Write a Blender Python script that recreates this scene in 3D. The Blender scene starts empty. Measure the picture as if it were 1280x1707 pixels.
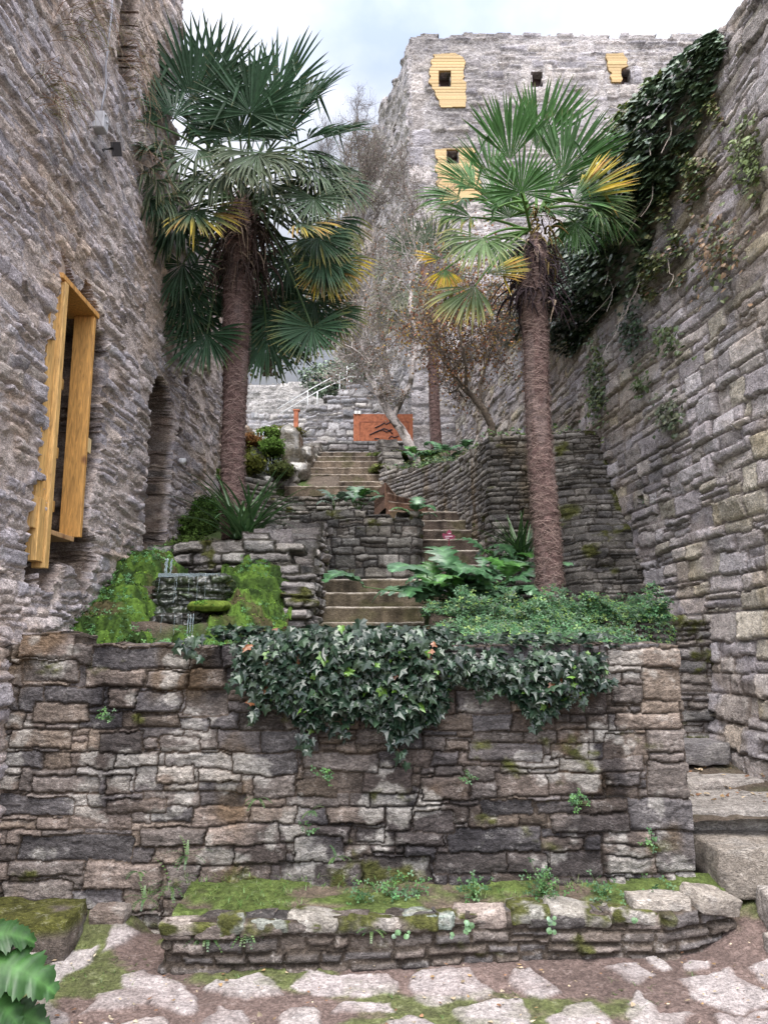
import bpy, math, random
import numpy as np
from mathutils import Vector, Matrix
PI = math.pi
rad = math.radians
scene = bpy.context.scene
COL = scene.collection
rnd = random.Random(7)

# ------------------------------------------------------------------ camera maths
PITCH = rad(9.7); FPX = 1290.0; EYE = np.array([0, 0, 1.6])
cF = np.array([0, math.cos(PITCH), math.sin(PITCH)]); cU = np.array([0, -math.sin(PITCH), math.cos(PITCH)]); cR = np.array([1., 0, 0])
def ray(px, py): return cF + cR*((px-640)/FPX) + cU*((853.5-py)/FPX)
def PY(px, py, Y):
    d = ray(px, py); return EYE + d*(Y/d[1])
def PX(px, py, X):
    d = ray(px, py); return EYE + d*(X/d[0])
def PZ(px, py, z):
    d = ray(px, py); return EYE + d*((z-1.6)/d[2])
RW_A, RW_B = 3.43, -0.093            # right wall: X = A + B*Y
def PR(px, py):
    d = ray(px, py); t = RW_A/(d[0]-RW_B*d[1]); return EYE + d*t
LWX = -2.38
def PL(px, py): return PX(px, py, LWX)

# ------------------------------------------------------------------ noise
def _h2(x, y, s):
    n = (x.astype(np.int64)*374761393 + y.astype(np.int64)*668265263 + s*974711) & 0xffffffff
    n = ((n ^ (n >> 13))*1274126177) & 0xffffffff
    n = n ^ (n >> 16)
    return (n & 0xffffff)/float(0x7fffff) - 1.0
def vn2(x, y, s=0):
    xi = np.floor(x); yi = np.floor(y); fx = x-xi; fy = y-yi
    fx = fx*fx*fx*(fx*(fx*6-15)+10); fy = fy*fy*fy*(fy*(fy*6-15)+10)
    a = _h2(xi, yi, s); b = _h2(xi+1, yi, s); c = _h2(xi, yi+1, s); d = _h2(xi+1, yi+1, s)
    return (a*(1-fx)+b*fx)*(1-fy) + (c*(1-fx)+d*fx)*fy
def fbm2(x, y, s=0, o=4, g=.5):
    r = 0; a = 1; t = 0
    for i in range(o):
        r = r + a*vn2(x, y, s+i*17); t += a; a *= g; x = x*2.03+3.1; y = y*2.03+7.7
    return r/t
def facet2(x, y, s=0):
    """broken-stone facets: every cell of a jittered grid is a small tilted plane"""
    xi = np.floor(x); yi = np.floor(y); best = np.full(x.shape, 1e9); out = np.zeros(x.shape)
    for i in (-1, 0, 1):
        for j in (-1, 0, 1):
            cx = xi+i; cy = yi+j; px = cx+.5+.45*_h2(cx, cy, s); py = cy+.5+.45*_h2(cx, cy, s+1)
            d = (x-px)**2+(y-py)**2; m = d < best
            v = .6*_h2(cx, cy, s+2)+(x-px)*.9*_h2(cx, cy, s+3)+(y-py)*.9*_h2(cx, cy, s+4)
            out = np.where(m, v, out); best = np.where(m, d, best)
    return out
def vn3(p, s=0):
    pi = np.floor(p); f = p-pi; f = f*f*(3-2*f); r = 0
    for k in (0, 1):
        z = pi[:, 2]+k
        q = z*57
        a = _h2(pi[:, 0]+q*3, pi[:, 1]+q, s); b = _h2(pi[:, 0]+1+q*3, pi[:, 1]+q, s)
        c = _h2(pi[:, 0]+q*3, pi[:, 1]+1+q, s); d = _h2(pi[:, 0]+1+q*3, pi[:, 1]+1+q, s)
        v = (a*(1-f[:, 0])+b*f[:, 0])*(1-f[:, 1]) + (c*(1-f[:, 0])+d*f[:, 0])*f[:, 1]
        r = r + v*(f[:, 2] if k else 1-f[:, 2])
    return r
def fbm3(p, s=0, o=3):
    r = 0; a = 1; t = 0
    for i in range(o):
        r = r + a*vn3(p, s+i*31); t += a; a *= .5; p = p*2.07+5.3
    return r/t
def sstep(a, b, x):
    t = np.clip((np.asarray(x, float)-a)/(b-a), 0, 1); return t*t*(3-2*t)
def interp(pts):
    xs = [p[0] for p in pts]; ys = [p[1] for p in pts]
    return lambda x: np.interp(x, xs, ys)

# ------------------------------------------------------------------ mesh / objects
def mk(name, V, quads=None, tris=None, mat=None, col=None, smooth=True, parent=None, flat_from=None):
    V = np.asarray(V, np.float32).reshape(-1, 3)
    nq = 0 if quads is None else len(quads); nt = 0 if tris is None else len(tris)
    me = bpy.data.meshes.new(name)
    me.vertices.add(len(V)); me.vertices.foreach_set('co', V.ravel())
    li = []
    if nq: li.append(np.asarray(quads, np.int32).ravel())
    if nt: li.append(np.asarray(tris, np.int32).ravel())
    li = np.concatenate(li)
    me.loops.add(len(li)); me.loops.foreach_set('vertex_index', li)
    me.polygons.add(nq+nt)
    ls = np.concatenate([np.arange(nq)*4, nq*4+np.arange(nt)*3]).astype(np.int32)
    me.polygons.foreach_set('loop_start', ls)
    sm = np.full(nq+nt, bool(smooth))
    if flat_from is not None: sm[flat_from:] = False
    me.polygons.foreach_set('use_smooth', sm)
    if col is not None:
        col = np.asarray(col, np.float32)
        if col.shape[1] == 3: col = np.concatenate([col, np.ones((len(col), 1), np.float32)], 1)
        at = me.color_attributes.new('Col', 'FLOAT_COLOR', 'POINT'); at.data.foreach_set('color', col.ravel())
    me.update(calc_edges=True); me.validate(verbose=False)
    if mat: me.materials.append(mat)
    o = bpy.data.objects.new(name, me); COL.objects.link(o)
    if parent: o.parent = parent
    return o
def tag(o, label, cat, group=None, kind=None):
    if label: o['label'] = label
    if cat: o['category'] = cat
    if group: o['group'] = group
    if kind: o['kind'] = kind
    return o
def struct(o): o['kind'] = 'structure'; return o
def empty(name, label, cat, group=None, loc=(0, 0, 0)):
    o = bpy.data.objects.new(name, None); COL.objects.link(o); o.empty_display_size = .1
    o.location = loc
    return tag(o, label, cat, group)
class MB:
    """collects several shapes into one mesh"""
    def __init__(s): s.V = []; s.Q = []; s.T = []; s.C = []; s.n = 0
    def add(s, V, quads=None, tris=None, col=(.5, .5, .5)):
        V = np.asarray(V, float).reshape(-1, 3)
        if quads is not None and len(quads): s.Q.append(np.asarray(quads, int)+s.n)
        if tris is not None and len(tris): s.T.append(np.asarray(tris, int)+s.n)
        c = np.asarray(col, float)
        if c.ndim == 1: c = np.tile(c[:3], (len(V), 1))
        s.V.append(V); s.C.append(c[:, :3]); s.n += len(V)
    def box(s, a, b, col=(.5, .5, .5), M=None):
        (x0, y0, z0), (x1, y1, z1) = a, b
        V = np.array([(x0, y0, z0), (x1, y0, z0), (x1, y1, z0), (x0, y1, z0), (x0, y0, z1), (x1, y0, z1), (x1, y1, z1), (x0, y1, z1)], float)
        if M is not None: V = np.array([tuple(M @ Vector(v)) for v in V])
        s.add(V, [(0, 3, 2, 1), (4, 5, 6, 7), (0, 1, 5, 4), (1, 2, 6, 5), (2, 3, 7, 6), (3, 0, 4, 7)], None, col)
    def tube(s, pts, rs, n=8, col=(.5, .5, .5), cap=True):
        pts = np.asarray(pts, float); m = len(pts)
        if np.isscalar(rs): rs = [rs]*m
        T = np.gradient(pts, axis=0); T /= np.linalg.norm(T, axis=1)[:, None]+1e-9
        ref = np.array([0, 0, 1.]) if abs(T[0][2]) < .9 else np.array([1., 0, 0])
        V = []
        for i in range(m):
            a = np.cross(T[i], ref); a /= np.linalg.norm(a)+1e-9; b = np.cross(a, T[i]); ref = b
            for k in range(n):
                t = 2*PI*k/n; V.append(pts[i]+rs[i]*(a*math.cos(t)+b*math.sin(t)))
        Q = [(i*n+k, i*n+(k+1) % n, (i+1)*n+(k+1) % n, (i+1)*n+k) for i in range(m-1) for k in range(n)]
        Tr = []
        if cap:
            Tr = [(0, k+1, k) for k in range(1, n-1)] + [((m-1)*n, (m-1)*n+k, (m-1)*n+k+1) for k in range(1, n-1)]
        c = col if not callable(col) else np.array([col(v) for v in V])
        s.add(V, Q, Tr, c)
    def inst(s, tv, tq, tt, pos, mats, cols):
        """template verts (k,3) placed at pos (N,3) with mats (N,3,3) columns=axes; cols (N,3) or (N,k,3)"""
        tv = np.asarray(tv, float); N = len(pos); k = len(tv)
        if N == 0: return
        V = np.einsum('nij,kj->nki', mats, tv)+pos[:, None, :]
        off = (np.arange(N)*k)[:, None, None]
        Q = (np.asarray(tq)[None]+off).reshape(-1, 4) if tq is not None and len(tq) else None
        T = (np.asarray(tt)[None]+off).reshape(-1, 3) if tt is not None and len(tt) else None
        c = np.asarray(cols)
        if c.ndim == 2: c = np.repeat(c[:, None, :], k, 1)
        s.add(V.reshape(-1, 3), Q, T, c.reshape(-1, 3))
    def build(s, name, mat, parent=None, smooth=True, weld=False):
        if weld:
            o = s.build(name, mat, parent, smooth); import bmesh
            bm = bmesh.new(); bm.from_mesh(o.data); bmesh.ops.remove_doubles(bm, verts=bm.verts, dist=2e-4); bm.to_mesh(o.data); bm.free(); return o
        return mk(name, np.concatenate(s.V), np.concatenate(s.Q) if s.Q else None, np.concatenate(s.T) if s.T else None, mat, np.concatenate(s.C), smooth, parent)

# ------------------------------------------------------------------ materials
def new_mat(name):
    m = bpy.data.materials.new(name); m.use_nodes = True
    nt = m.node_tree; b = nt.nodes['Principled BSDF']
    return m, nt, b
def N(nt, t, **kw):
    n = nt.nodes.new(t)
    for k, v in kw.items():
        if k in n.inputs: n.inputs[k].default_value = v
        else: setattr(n, k, v)
    return n
def stone_mat(name, var=.42, bump=1.0, s1=45, s2=160, rough=.92, spec=.22, speck=.45, dist=.016):
    m, nt, b = new_mat(name); L = nt.links.new
    at = N(nt, 'ShaderNodeAttribute', attribute_name='Col'); tc = N(nt, 'ShaderNodeTexCoord')
    mp = N(nt, 'ShaderNodeMapping'); mp.inputs['Scale'].default_value = (1, 1, 1.8); L(tc.outputs['Object'], mp.inputs['Vector'])
    n1 = N(nt, 'ShaderNodeTexNoise', Scale=s1, Detail=7, Roughness=.72); n2 = N(nt, 'ShaderNodeTexNoise', Scale=s2, Detail=3, Roughness=.7)
    n3 = N(nt, 'ShaderNodeTexNoise', Scale=s1*.25, Detail=6, Roughness=.65); n4 = N(nt, 'ShaderNodeTexNoise', Scale=s1*.42, Detail=6, Roughness=.6, Distortion=.6)
    for n in (n1, n4): L(mp.outputs[0], n.inputs['Vector'])
    for n in (n2, n3): L(tc.outputs['Object'], n.inputs['Vector'])
    def rng_(src, f0, f1, t0, t1):
        r = N(nt, 'ShaderNodeMapRange'); r.inputs['From Min'].default_value = f0; r.inputs['From Max'].default_value = f1; r.inputs['To Min'].default_value = t0; r.inputs['To Max'].default_value = t1
        L(src, r.inputs['Value']); return r.outputs[0]
    def mul(c, f):
        x = N(nt, 'ShaderNodeMix', data_type='RGBA', blend_type='MULTIPLY'); x.inputs[0].default_value = 1; L(c, x.inputs[6]); L(f, x.inputs[7]); return x.outputs[2]
    c = mul(at.outputs['Color'], rng_(n1.outputs['Fac'], .34, .66, 1-var, 1+var))
    c = mul(c, rng_(n2.outputs['Fac'], .32, .68, 1-var*.3, 1+var*.3))
    c = mul(c, rng_(n3.outputs['Fac'], .36, .62, 1-var*.5, 1+var*.4))
    m3 = N(nt, 'ShaderNodeMath', operation='MULTIPLY'); L(rng_(n3.outputs['Fac'], .56, .68, 0, speck), m3.inputs[0]); L(rng_(n1.outputs['Fac'], .42, .6, 0, 1), m3.inputs[1])
    mx2 = N(nt, 'ShaderNodeMix', data_type='RGBA', blend_type='MIX')
    L(m3.outputs[0], mx2.inputs[0]); L(c, mx2.inputs[6]); mx2.inputs[7].default_value = (.58, .55, .52, 1)
    L(mx2.outputs[2], b.inputs['Base Color']); b.inputs['Roughness'].default_value = rough; b.inputs['Specular IOR Level'].default_value = spec
    # ridged crevices + grain as relief
    ab = N(nt, 'ShaderNodeMath', operation='SUBTRACT'); L(n4.outputs['Fac'], ab.inputs[0]); ab.inputs[1].default_value = .5
    a2 = N(nt, 'ShaderNodeMath', operation='ABSOLUTE'); L(ab.outputs[0], a2.inputs[0])
    cre = rng_(a2.outputs[0], 0, .05, -.35, 0)
    ad = N(nt, 'ShaderNodeMath', operation='MULTIPLY_ADD'); L(n2.outputs['Fac'], ad.inputs[0]); ad.inputs[1].default_value = .4; L(n1.outputs['Fac'], ad.inputs[2])
    a3 = N(nt, 'ShaderNodeMath', operation='ADD'); L(ad.outputs[0], a3.inputs[0]); L(cre, a3.inputs[1])
    bp = N(nt, 'ShaderNodeBump', Strength=bump, Distance=dist); L(a3.outputs[0], bp.inputs['Height']); L(bp.outputs[0], b.inputs['Normal'])
    return m
def leaf_mat(name, rough=.45, trans=.25, spec=.5, var=.25, sc=25):
    m, nt, b = new_mat(name); L = nt.links.new
    at = N(nt, 'ShaderNodeAttribute', attribute_name='Col'); tc = N(nt, 'ShaderNodeTexCoord')
    n1 = N(nt, 'ShaderNodeTexNoise', Scale=sc, Detail=4); L(tc.outputs['Object'], n1.inputs['Vector'])
    r1 = N(nt, 'ShaderNodeMapRange'); r1.inputs['From Min'].default_value = .3; r1.inputs['From Max'].default_value = .7
    r1.inputs['To Min'].default_value = 1-var; r1.inputs['To Max'].default_value = 1+var
    L(n1.outputs['Fac'], r1.inputs['Value'])
    mx = N(nt, 'ShaderNodeMix', data_type='RGBA', blend_type='MULTIPLY'); mx.inputs[0].default_value = 1
    L(at.outputs['Color'], mx.inputs[6]); L(r1.outputs[0], mx.inputs[7]); L(mx.outputs[2], b.inputs['Base Color'])
    b.inputs['Roughness'].default_value = rough; b.inputs['Specular IOR Level'].default_value = spec
    tr = N(nt, 'ShaderNodeBsdfTranslucent'); L(mx.outputs[2], tr.inputs['Color'])
    ms = N(nt, 'ShaderNodeMixShader'); ms.inputs[0].default_value = trans
    out = nt.nodes['Material Output']
    L(b.outputs[0], ms.inputs[1]); L(tr.outputs[0], ms.inputs[2]); L(ms.outputs[0], out.inputs['Surface'])
    return m
def plain_mat(name, rough=.6, metal=0, spec=.4, var=.15, sc=30, bump=.15):
    m, nt, b = new_mat(name); L = nt.links.new
    at = N(nt, 'ShaderNodeAttribute', attribute_name='Col'); tc = N(nt, 'ShaderNodeTexCoord')
    n1 = N(nt, 'ShaderNodeTexNoise', Scale=sc, Detail=5); L(tc.outputs['Object'], n1.inputs['Vector'])
    r1 = N(nt, 'ShaderNodeMapRange'); r1.inputs['From Min'].default_value = .3; r1.inputs['From Max'].default_value = .7
    r1.inputs['To Min'].default_value = 1-var; r1.inputs['To Max'].default_value = 1+var
    L(n1.outputs['Fac'], r1.inputs['Value'])
    mx = N(nt, 'ShaderNodeMix', data_type='RGBA', blend_type='MULTIPLY'); mx.inputs[0].default_value = 1
    L(at.outputs['Color'], mx.inputs[6]); L(r1.outputs[0], mx.inputs[7]); L(mx.outputs[2], b.inputs['Base Color'])
    b.inputs['Roughness'].default_value = rough; b.inputs['Metallic'].default_value = metal; b.inputs['Specular IOR Level'].default_value = spec
    bp = N(nt, 'ShaderNodeBump', Strength=bump, Distance=.01); L(n1.outputs['Fac'], bp.inputs['Height']); L(bp.outputs[0], b.inputs['Normal'])
    return m
M = {}
M['stone'] = stone_mat('stone')
M['stone_far'] = stone_mat('stone_far', s1=16, s2=60, bump=.9, dist=.04)
M['soil'] = stone_mat('soil', var=.4, bump=.9, s1=60, s2=220, speck=.12, dist=.01)
M['step'] = stone_mat('step', var=.4, bump=.5, s1=40, s2=150, speck=.1)
M['leaf'] = leaf_mat('leaf')
M['gloss'] = leaf_mat('gloss_leaf', rough=.30, trans=.10, spec=.5)
M['palm'] = leaf_mat('palm_leaf', rough=.5, trans=.22, spec=.2, var=.2)
M['dry'] = leaf_mat('dry_leaf', rough=.8, trans=.25, spec=.2)
M['moss'] = leaf_mat('moss', rough=.95, trans=.1, spec=.1, var=.45, sc=40)
M['fibre'] = plain_mat('fibre', rough=.95, spec=.1, var=.5, sc=60, bump=.6)
M['bark'] = plain_mat('bark', rough=.9, spec=.2, var=.45, sc=35, bump=.7)
M['plain'] = plain_mat('painted', rough=.55)
M['metal'] = plain_mat('metal_paint', rough=.45, metal=0.0, var=.08)
M['rust'] = plain_mat('rust', rough=.8, spec=.2, var=.3, sc=18, bump=.2)
# timber: grain along Z
def wood_mat():
    m, nt, b = new_mat('timber'); L = nt.links.new
    at = N(nt, 'ShaderNodeAttribute', attribute_name='Col'); tc = N(nt, 'ShaderNodeTexCoord')
    mp = N(nt, 'ShaderNodeMapping'); mp.inputs['Scale'].default_value = (9, 9, 0.9); L(tc.outputs['Object'], mp.inputs['Vector'])
    n1 = N(nt, 'ShaderNodeTexNoise', Scale=7, Detail=6, Roughness=.6, Distortion=1.2); L(mp.outputs[0], n1.inputs['Vector'])
    r1 = N(nt, 'ShaderNodeMapRange'); r1.inputs['From Min'].default_value = .3; r1.inputs['From Max'].default_value = .7; r1.inputs['To Min'].default_value = .5; r1.inputs['To Max'].default_value = 1.4
    L(n1.outputs['Fac'], r1.inputs['Value'])
    mx = N(nt, 'ShaderNodeMix', data_type='RGBA', blend_type='MULTIPLY'); mx.inputs[0].default_value = 1
    L(at.outputs['Color'], mx.inputs[6]); L(r1.outputs[0], mx.inputs[7])
    v = N(nt, 'ShaderNodeTexVoronoi', Scale=3.2); mp2 = N(nt, 'ShaderNodeMapping'); mp2.inputs['Scale'].default_value = (1, 1, .8)
    L(tc.outputs['Object'], mp2.inputs['Vector']); L(mp2.outputs[0], v.inputs['Vector'])
    r2 = N(nt, 'ShaderNodeMapRange'); r2.inputs['From Min'].default_value = .05; r2.inputs['From Max'].default_value = .12; r2.inputs['To Min'].default_value = .75; r2.inputs['To Max'].default_value = 0
    L(v.outputs['Distance'], r2.inputs['Value'])
    mx2 = N(nt, 'ShaderNodeMix', data_type='RGBA', blend_type='MIX'); L(r2.outputs[0], mx2.inputs[0]); L(mx.outputs[2], mx2.inputs[6]); mx2.inputs[7].default_value = (.13, .045, .02, 1)
    L(mx2.outputs[2], b.inputs['Base Color']); b.inputs['Roughness'].default_value = .6
    return m
M['wood'] = wood_mat()
def water_mat():
    m, nt, b = new_mat('running_water'); b.inputs['Base Color'].default_value = (.55, .66, .70, 1); b.inputs['Roughness'].default_value = .12
    b.inputs['Transmission Weight'].default_value = .75; b.inputs['IOR'].default_value = 1.33
    return m
M['water'] = water_mat()
M['wet'] = plain_mat('wet_rock', rough=.3, spec=.6, var=.5, sc=30, bump=.8)

# ------------------------------------------------------------------ masonry
def shiftmin(d, res):
    o = d.copy()
    o[1:] = np.minimum(o[1:], d[:-1]+res); o[:-1] = np.minimum(o[:-1], d[1:]+res)
    o[:, 1:] = np.minimum(o[:, 1:], d[:, :-1]+res); o[:, :-1] = np.minimum(o[:, :-1], d[:, 1:]+res)
    r2 = res*1.414
    o[1:, 1:] = np.minimum(o[1:, 1:], d[:-1, :-1]+r2); o[:-1, :-1] = np.minimum(o[:-1, :-1], d[1:, 1:]+r2)
    o[1:, :-1] = np.minimum(o[1:, :-1], d[:-1, 1:]+r2); o[:-1, 1:] = np.minimum(o[:-1, 1:], d[1:, :-1]+r2)
    return o
def layout(W, H, rng, ch, sl, split, over):
    R = []
    v = -.05
    while v < H+.1:
        h = rng.uniform(*ch); u = -rng.uniform(0, sl[1])
        while u < W+.1:
            l = rng.uniform(*sl)
            r = rng.random()
            if r < split and h > ch[0]*1.15:
                n = 2 if rng.random() < .7 else 3
                cuts = np.sort(rng.uniform(.25, .75, n-1)) if n == 2 else np.array([.33, .67])+rng.uniform(-.08, .08, 2)
                cuts = [0]+list(cuts)+[1]
                for i in range(n):
                    a, b = v+h*cuts[i], v+h*cuts[i+1]
                    if rng.random() < .5:
                        c = u+l*rng.uniform(.3, .7); R += [(u, c, a, b), (c, u+l, a, b)]
                    else: R.append((u, u+l, a, b))
            else:
                lw = min(l, h*3.2)if r > .6 else l
                R.append((u, u+lw, v, v+h)); l = lw
            u += l
        v += h
    return R+list(over)
def masonry(name, path, z0, H, res, seed, ch=(.1, .22), sl=(.18, .5), split=.35, over=(), relief=.03, ew=.03, joint=.006, off=.012,
            rough=.008, strata=.5, warp=.02, tilt=.06, pal=((.36, .33, .31),), bright=.16, mortar=(.25, .22, .19), mwid=.35, batter=0., top=None, hole=None,
            thick=.4, moss=None, bulge=None, tint=None, lichen=.0, mat='stone', parent=None, zbot=None, plaster=0., facet=(.09, .04, .0), rpal=None):
    rng = np.random.default_rng(seed)
    path = np.asarray(path, float)
    seg = np.linalg.norm(np.diff(path, axis=0), axis=1); su = np.concatenate([[0], np.cumsum(seg)]); W = su[-1]
    nu = int(W/res)+1; nv = int(H/res)+1
    u = np.linspace(0, W, nu); v = np.linspace(0, H, nv)
    px = np.interp(u, su, path[:, 0]); py = np.interp(u, su, path[:, 1])
    dx = np.gradient(px); dy = np.gradient(py); ln = np.hypot(dx, dy); nx = dy/ln; ny = -dx/ln
    U, Vv = np.meshgrid(u, v); Z = Vv+z0
    R = np.array(layout(W, H, rng, ch, sl, split, [(a, b, c-z0, d-z0) for a, b, c, d in over]))
    nR = len(R)
    pad = int(.4/res)+4
    ID = np.zeros((nv+2*pad, nu+2*pad), np.int32)
    for i, (a, b, c, d) in enumerate(R):
        i0, i1 = int(round(a/res))+pad, int(round(b/res))+pad; j0, j1 = int(round(c/res))+pad, int(round(d/res))+pad
        ID[max(j0, 0):max(j1, 0), max(i0, 0):max(i1, 0)] = i
    wu = fbm2(U*3.1, Vv*3.1, seed, 3)*warp*1.5 + fbm2(U*13, Vv*13, seed+5, 3)*warp*1.0
    wv = fbm2(U*1.6+9, Vv*3.5, seed+2, 2)*warp*1.6 + fbm2(U*9, Vv*13+4, seed+8, 3)*warp*.9
    iu = np.clip(((U+wu)/res).astype(int)+pad, 0, nu+2*pad-1); iv = np.clip(((Vv+wv)/res).astype(int)+pad, 0, nv+2*pad-1)
    idm = ID[iv, iu]
    K = int(math.ceil((ew+joint)/res))+1
    d = np.full((nv, nu), (K+1)*res)
    b = np.zeros((nv, nu), bool)
    b[:, 1:] |= idm[:, 1:] != idm[:, :-1]; b[1:] |= idm[1:] != idm[:-1]
    d[b] = 0
    for _ in range(K): d = shiftmin(d, res)
    e = np.clip((d-joint)/ew, 0, 1)
    prof = np.clip(1-(1-e)**2.6, 0, 1)
    so = rng.normal(0, off, nR); sh = rng.random(nR)
    tu = rng.normal(0, tilt, nR); tv = rng.normal(0, tilt, nR)
    uc = (R[:, 0]+R[:, 1])/2; vc = (R[:, 2]+R[:, 3])/2
    loc = so[idm] + tu[idm]*(U-uc[idm]) + tv[idm]*(Vv-vc[idm])
    loc = np.clip(loc, -.05, .05)
    q = 1/max(res*14, .05)
    n1 = fbm2(U*q*.6, Vv*q*1.1, seed+20, 4)
    n2 = fbm2(U*q*.8+wu*20, Vv*q*3.6, seed+30, 4); n2 = np.sign(n2)*np.abs(n2)**.7*.8; n1 = .6-2.2*np.abs(n1)
    h = prof*relief + prof*loc + rough*(n1*(1-strata)+n2*strata)*(.5+.5*prof)*1.6
    if facet[2]:
        fx = U/facet[0]+1.5*fbm2(U*6, Vv*6, seed+95, 2); fy = Vv/facet[1]+1.2*fbm2(U*5, Vv*8, seed+96, 2)
        fh = facet2(fx, fy, seed+97)*.65+facet2(fx*2.3+.3*fy, fy*2.2, seed+98)*.35
        h = h+facet[2]*fh*(.35+.65*prof)
    if plaster > 0:      # mortar smeared flush over parts of the stones
        pm = sstep(-.15, .25, fbm2(U*1.7, Vv*1.7, seed+50, 4)+plaster-.5)
        lvl = relief*.8+rough*fbm2(U*q*1.6, Vv*q*1.6, seed+51, 4)*1.2
        fill = np.maximum(h, lvl-.012); h = h*(1-pm)+fill*pm
        pcol = pm*sstep(.012, -.004, h-lvl)
    else: pcol = np.zeros_like(h)
    if bulge is not None: h = h+bulge(U, Z)
    # colour (albedo only)
    pal = np.asarray(pal); pid = rng.integers(0, len(pal), nR)
    sc = pal[pid]*np.clip(rng.normal(1, bright, nR), .45, 1.7)[:, None]
    C = sc[idm]
    mm = 1-sstep(mwid*.3, mwid, e); mm = np.maximum(mm, pcol)
    C = C*(1-mm[..., None])+np.asarray(mortar)*mm[..., None]
    big = fbm2(U*1.1, Vv*.8, seed+60, 5)
    C = C*(1+.28*big)[..., None]
    if tint is not None: C = tint(U, Z, C, big)
    if lichen:
        lm = sstep(.18, .34, fbm2(U*4.2, Vv*5, seed+70, 5))*lichen*(1-mm)
        C = C*(1-lm[..., None])+np.array([.52, .49, .45])*lm[..., None]
    if moss is not None:
        mo = sstep(.0, .3, fbm2(U*5, Vv*7, seed+80, 4)+moss(U, Z)-.5)
        mc = np.array([.085, .088, .025])*(1+.5*fbm2(U*25, Vv*25, seed+81, 2))[..., None]
        C = C*(1-mo[..., None])+mc*mo[..., None]; h = h+mo*.008
    C = np.clip(C, .01, .9)
    X = px[None]+nx[None]*(h-batter*Vv); Y = py[None]+ny[None]*(h-batter*Vv)
    V = np.stack([X, Y, Z], -1).reshape(-1, 3)
    cu = (U[:-1, :-1]+U[1:, 1:])/2; cz = (Z[:-1, :-1]+Z[1:, 1:])/2; fi = idm[:-1, :-1]
    keep = np.ones(cu.shape, bool)
    if top is not None: keep &= ((vc[fi]+z0 < top(uc[fi])) & (cz < top(uc[fi])+.04)) | (cz < top(cu)-.18)
    if zbot is not None: keep &= cz > zbot(cu)
    if hole is not None: keep &= ~hole(cu+fbm2(cu*9, cz*9, seed+90, 2)*.02, cz+fbm2(cu*9, cz*9, seed+91, 2)*.02)
    idx = np.arange(nv*nu).reshape(nv, nu)
    Q = np.stack([idx[:-1, :-1], idx[:-1, 1:], idx[1:, 1:], idx[1:, :-1]], -1)[keep]
    # rim: give the wall its thickness
    kp = np.pad(keep, 1)
    E = []
    c = kp[1:-1, 1:-1]
    for (a, s0, s1) in ((kp[:-2, 1:-1], (0, 0), (0, 1)), (kp[2:, 1:-1], (1, 1), (1, 0)), (kp[1:-1, :-2], (1, 0), (0, 0)), (kp[1:-1, 2:], (0, 1), (1, 1))):
        jj, ii = np.nonzero(c & ~a)
        E.append(np.stack([idx[jj+s0[0], ii+s0[1]], idx[jj+s1[0], ii+s1[1]]], -1))
    E = np.concatenate(E)
    nb = np.stack([np.broadcast_to(nx, (nv, nu)), np.broadcast_to(ny, (nv, nu)), np.zeros((nv, nu))], -1).reshape(-1, 3)
    Cf = C.reshape(-1, 3)
    rings = [V[E.ravel()]]; rc = [Cf[E.ravel()]]
    steps = 6
    for k in range(1, steps+1):
        pz = V[E.ravel()]-nb[E.ravel()]*(thick*k/steps)
        for ax in range(3): pz[:, ax] += .030*fbm3(pz*7, seed+ax*7, 2)
        rid = _h2(np.floor(pz[:, 2]/.075+.6*vn3(pz*3, seed+40)), np.floor((pz[:, 0]+pz[:, 1])/.22), seed)
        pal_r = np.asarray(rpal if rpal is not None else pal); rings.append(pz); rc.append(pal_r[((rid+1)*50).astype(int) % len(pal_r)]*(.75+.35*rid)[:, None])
    n0 = len(V); ne = len(E); VV = [V]+rings
    QQ = [Q]
    a = np.arange(ne)*2
    for k in range(steps):
        o0 = n0+k*2*ne; o1 = n0+(k+1)*2*ne
        QQ.append(np.stack([o0+a+1, o0+a, o1+a, o1+a+1], -1))
    o = mk(name, np.concatenate(VV), np.concatenate(QQ), None, M[mat], np.concatenate([Cf]+rc), True, parent)
    return o

def rock_shape(size, seed, n=7, box=.62, amp=.12, top_flat=False):
    """rounded irregular block centred on the origin, returns V,Q"""
    V = []; Q = []
    t = np.linspace(-1, 1, n+1)
    A, B = np.meshgrid(t, t); k = 0
    for ax in range(3):
        for s in (-1, 1):
            P = np.zeros((n+1, n+1, 3)); P[..., ax] = s; P[..., (ax+1) % 3] = A*(s); P[..., (ax+2) % 3] = B
            V.append(P.reshape(-1, 3)); i = np.arange((n+1)**2).reshape(n+1, n+1)+k
            Q.append(np.stack([i[:-1, :-1], i[:-1, 1:], i[1:, 1:], i[1:, :-1]], -1).reshape(-1, 4)); k += (n+1)**2
    V = np.concatenate(V); Q = np.concatenate(Q)
    Sp = V/np.linalg.norm(V, axis=1)[:, None]
    P = V*box+Sp*(1-box)*1.15
    P = P*np.asarray(size)/2
    f = 1.6/np.mean(size)
    w = fbm3(P*f+seed*3.7, seed, 3); w2 = fbm3(P*f*2.5+seed, seed+9, 3)
    P = P*(1+amp*w)[:, None]+Sp*(np.min(size)*.10*w2)[:, None]
    return P, Q
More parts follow.
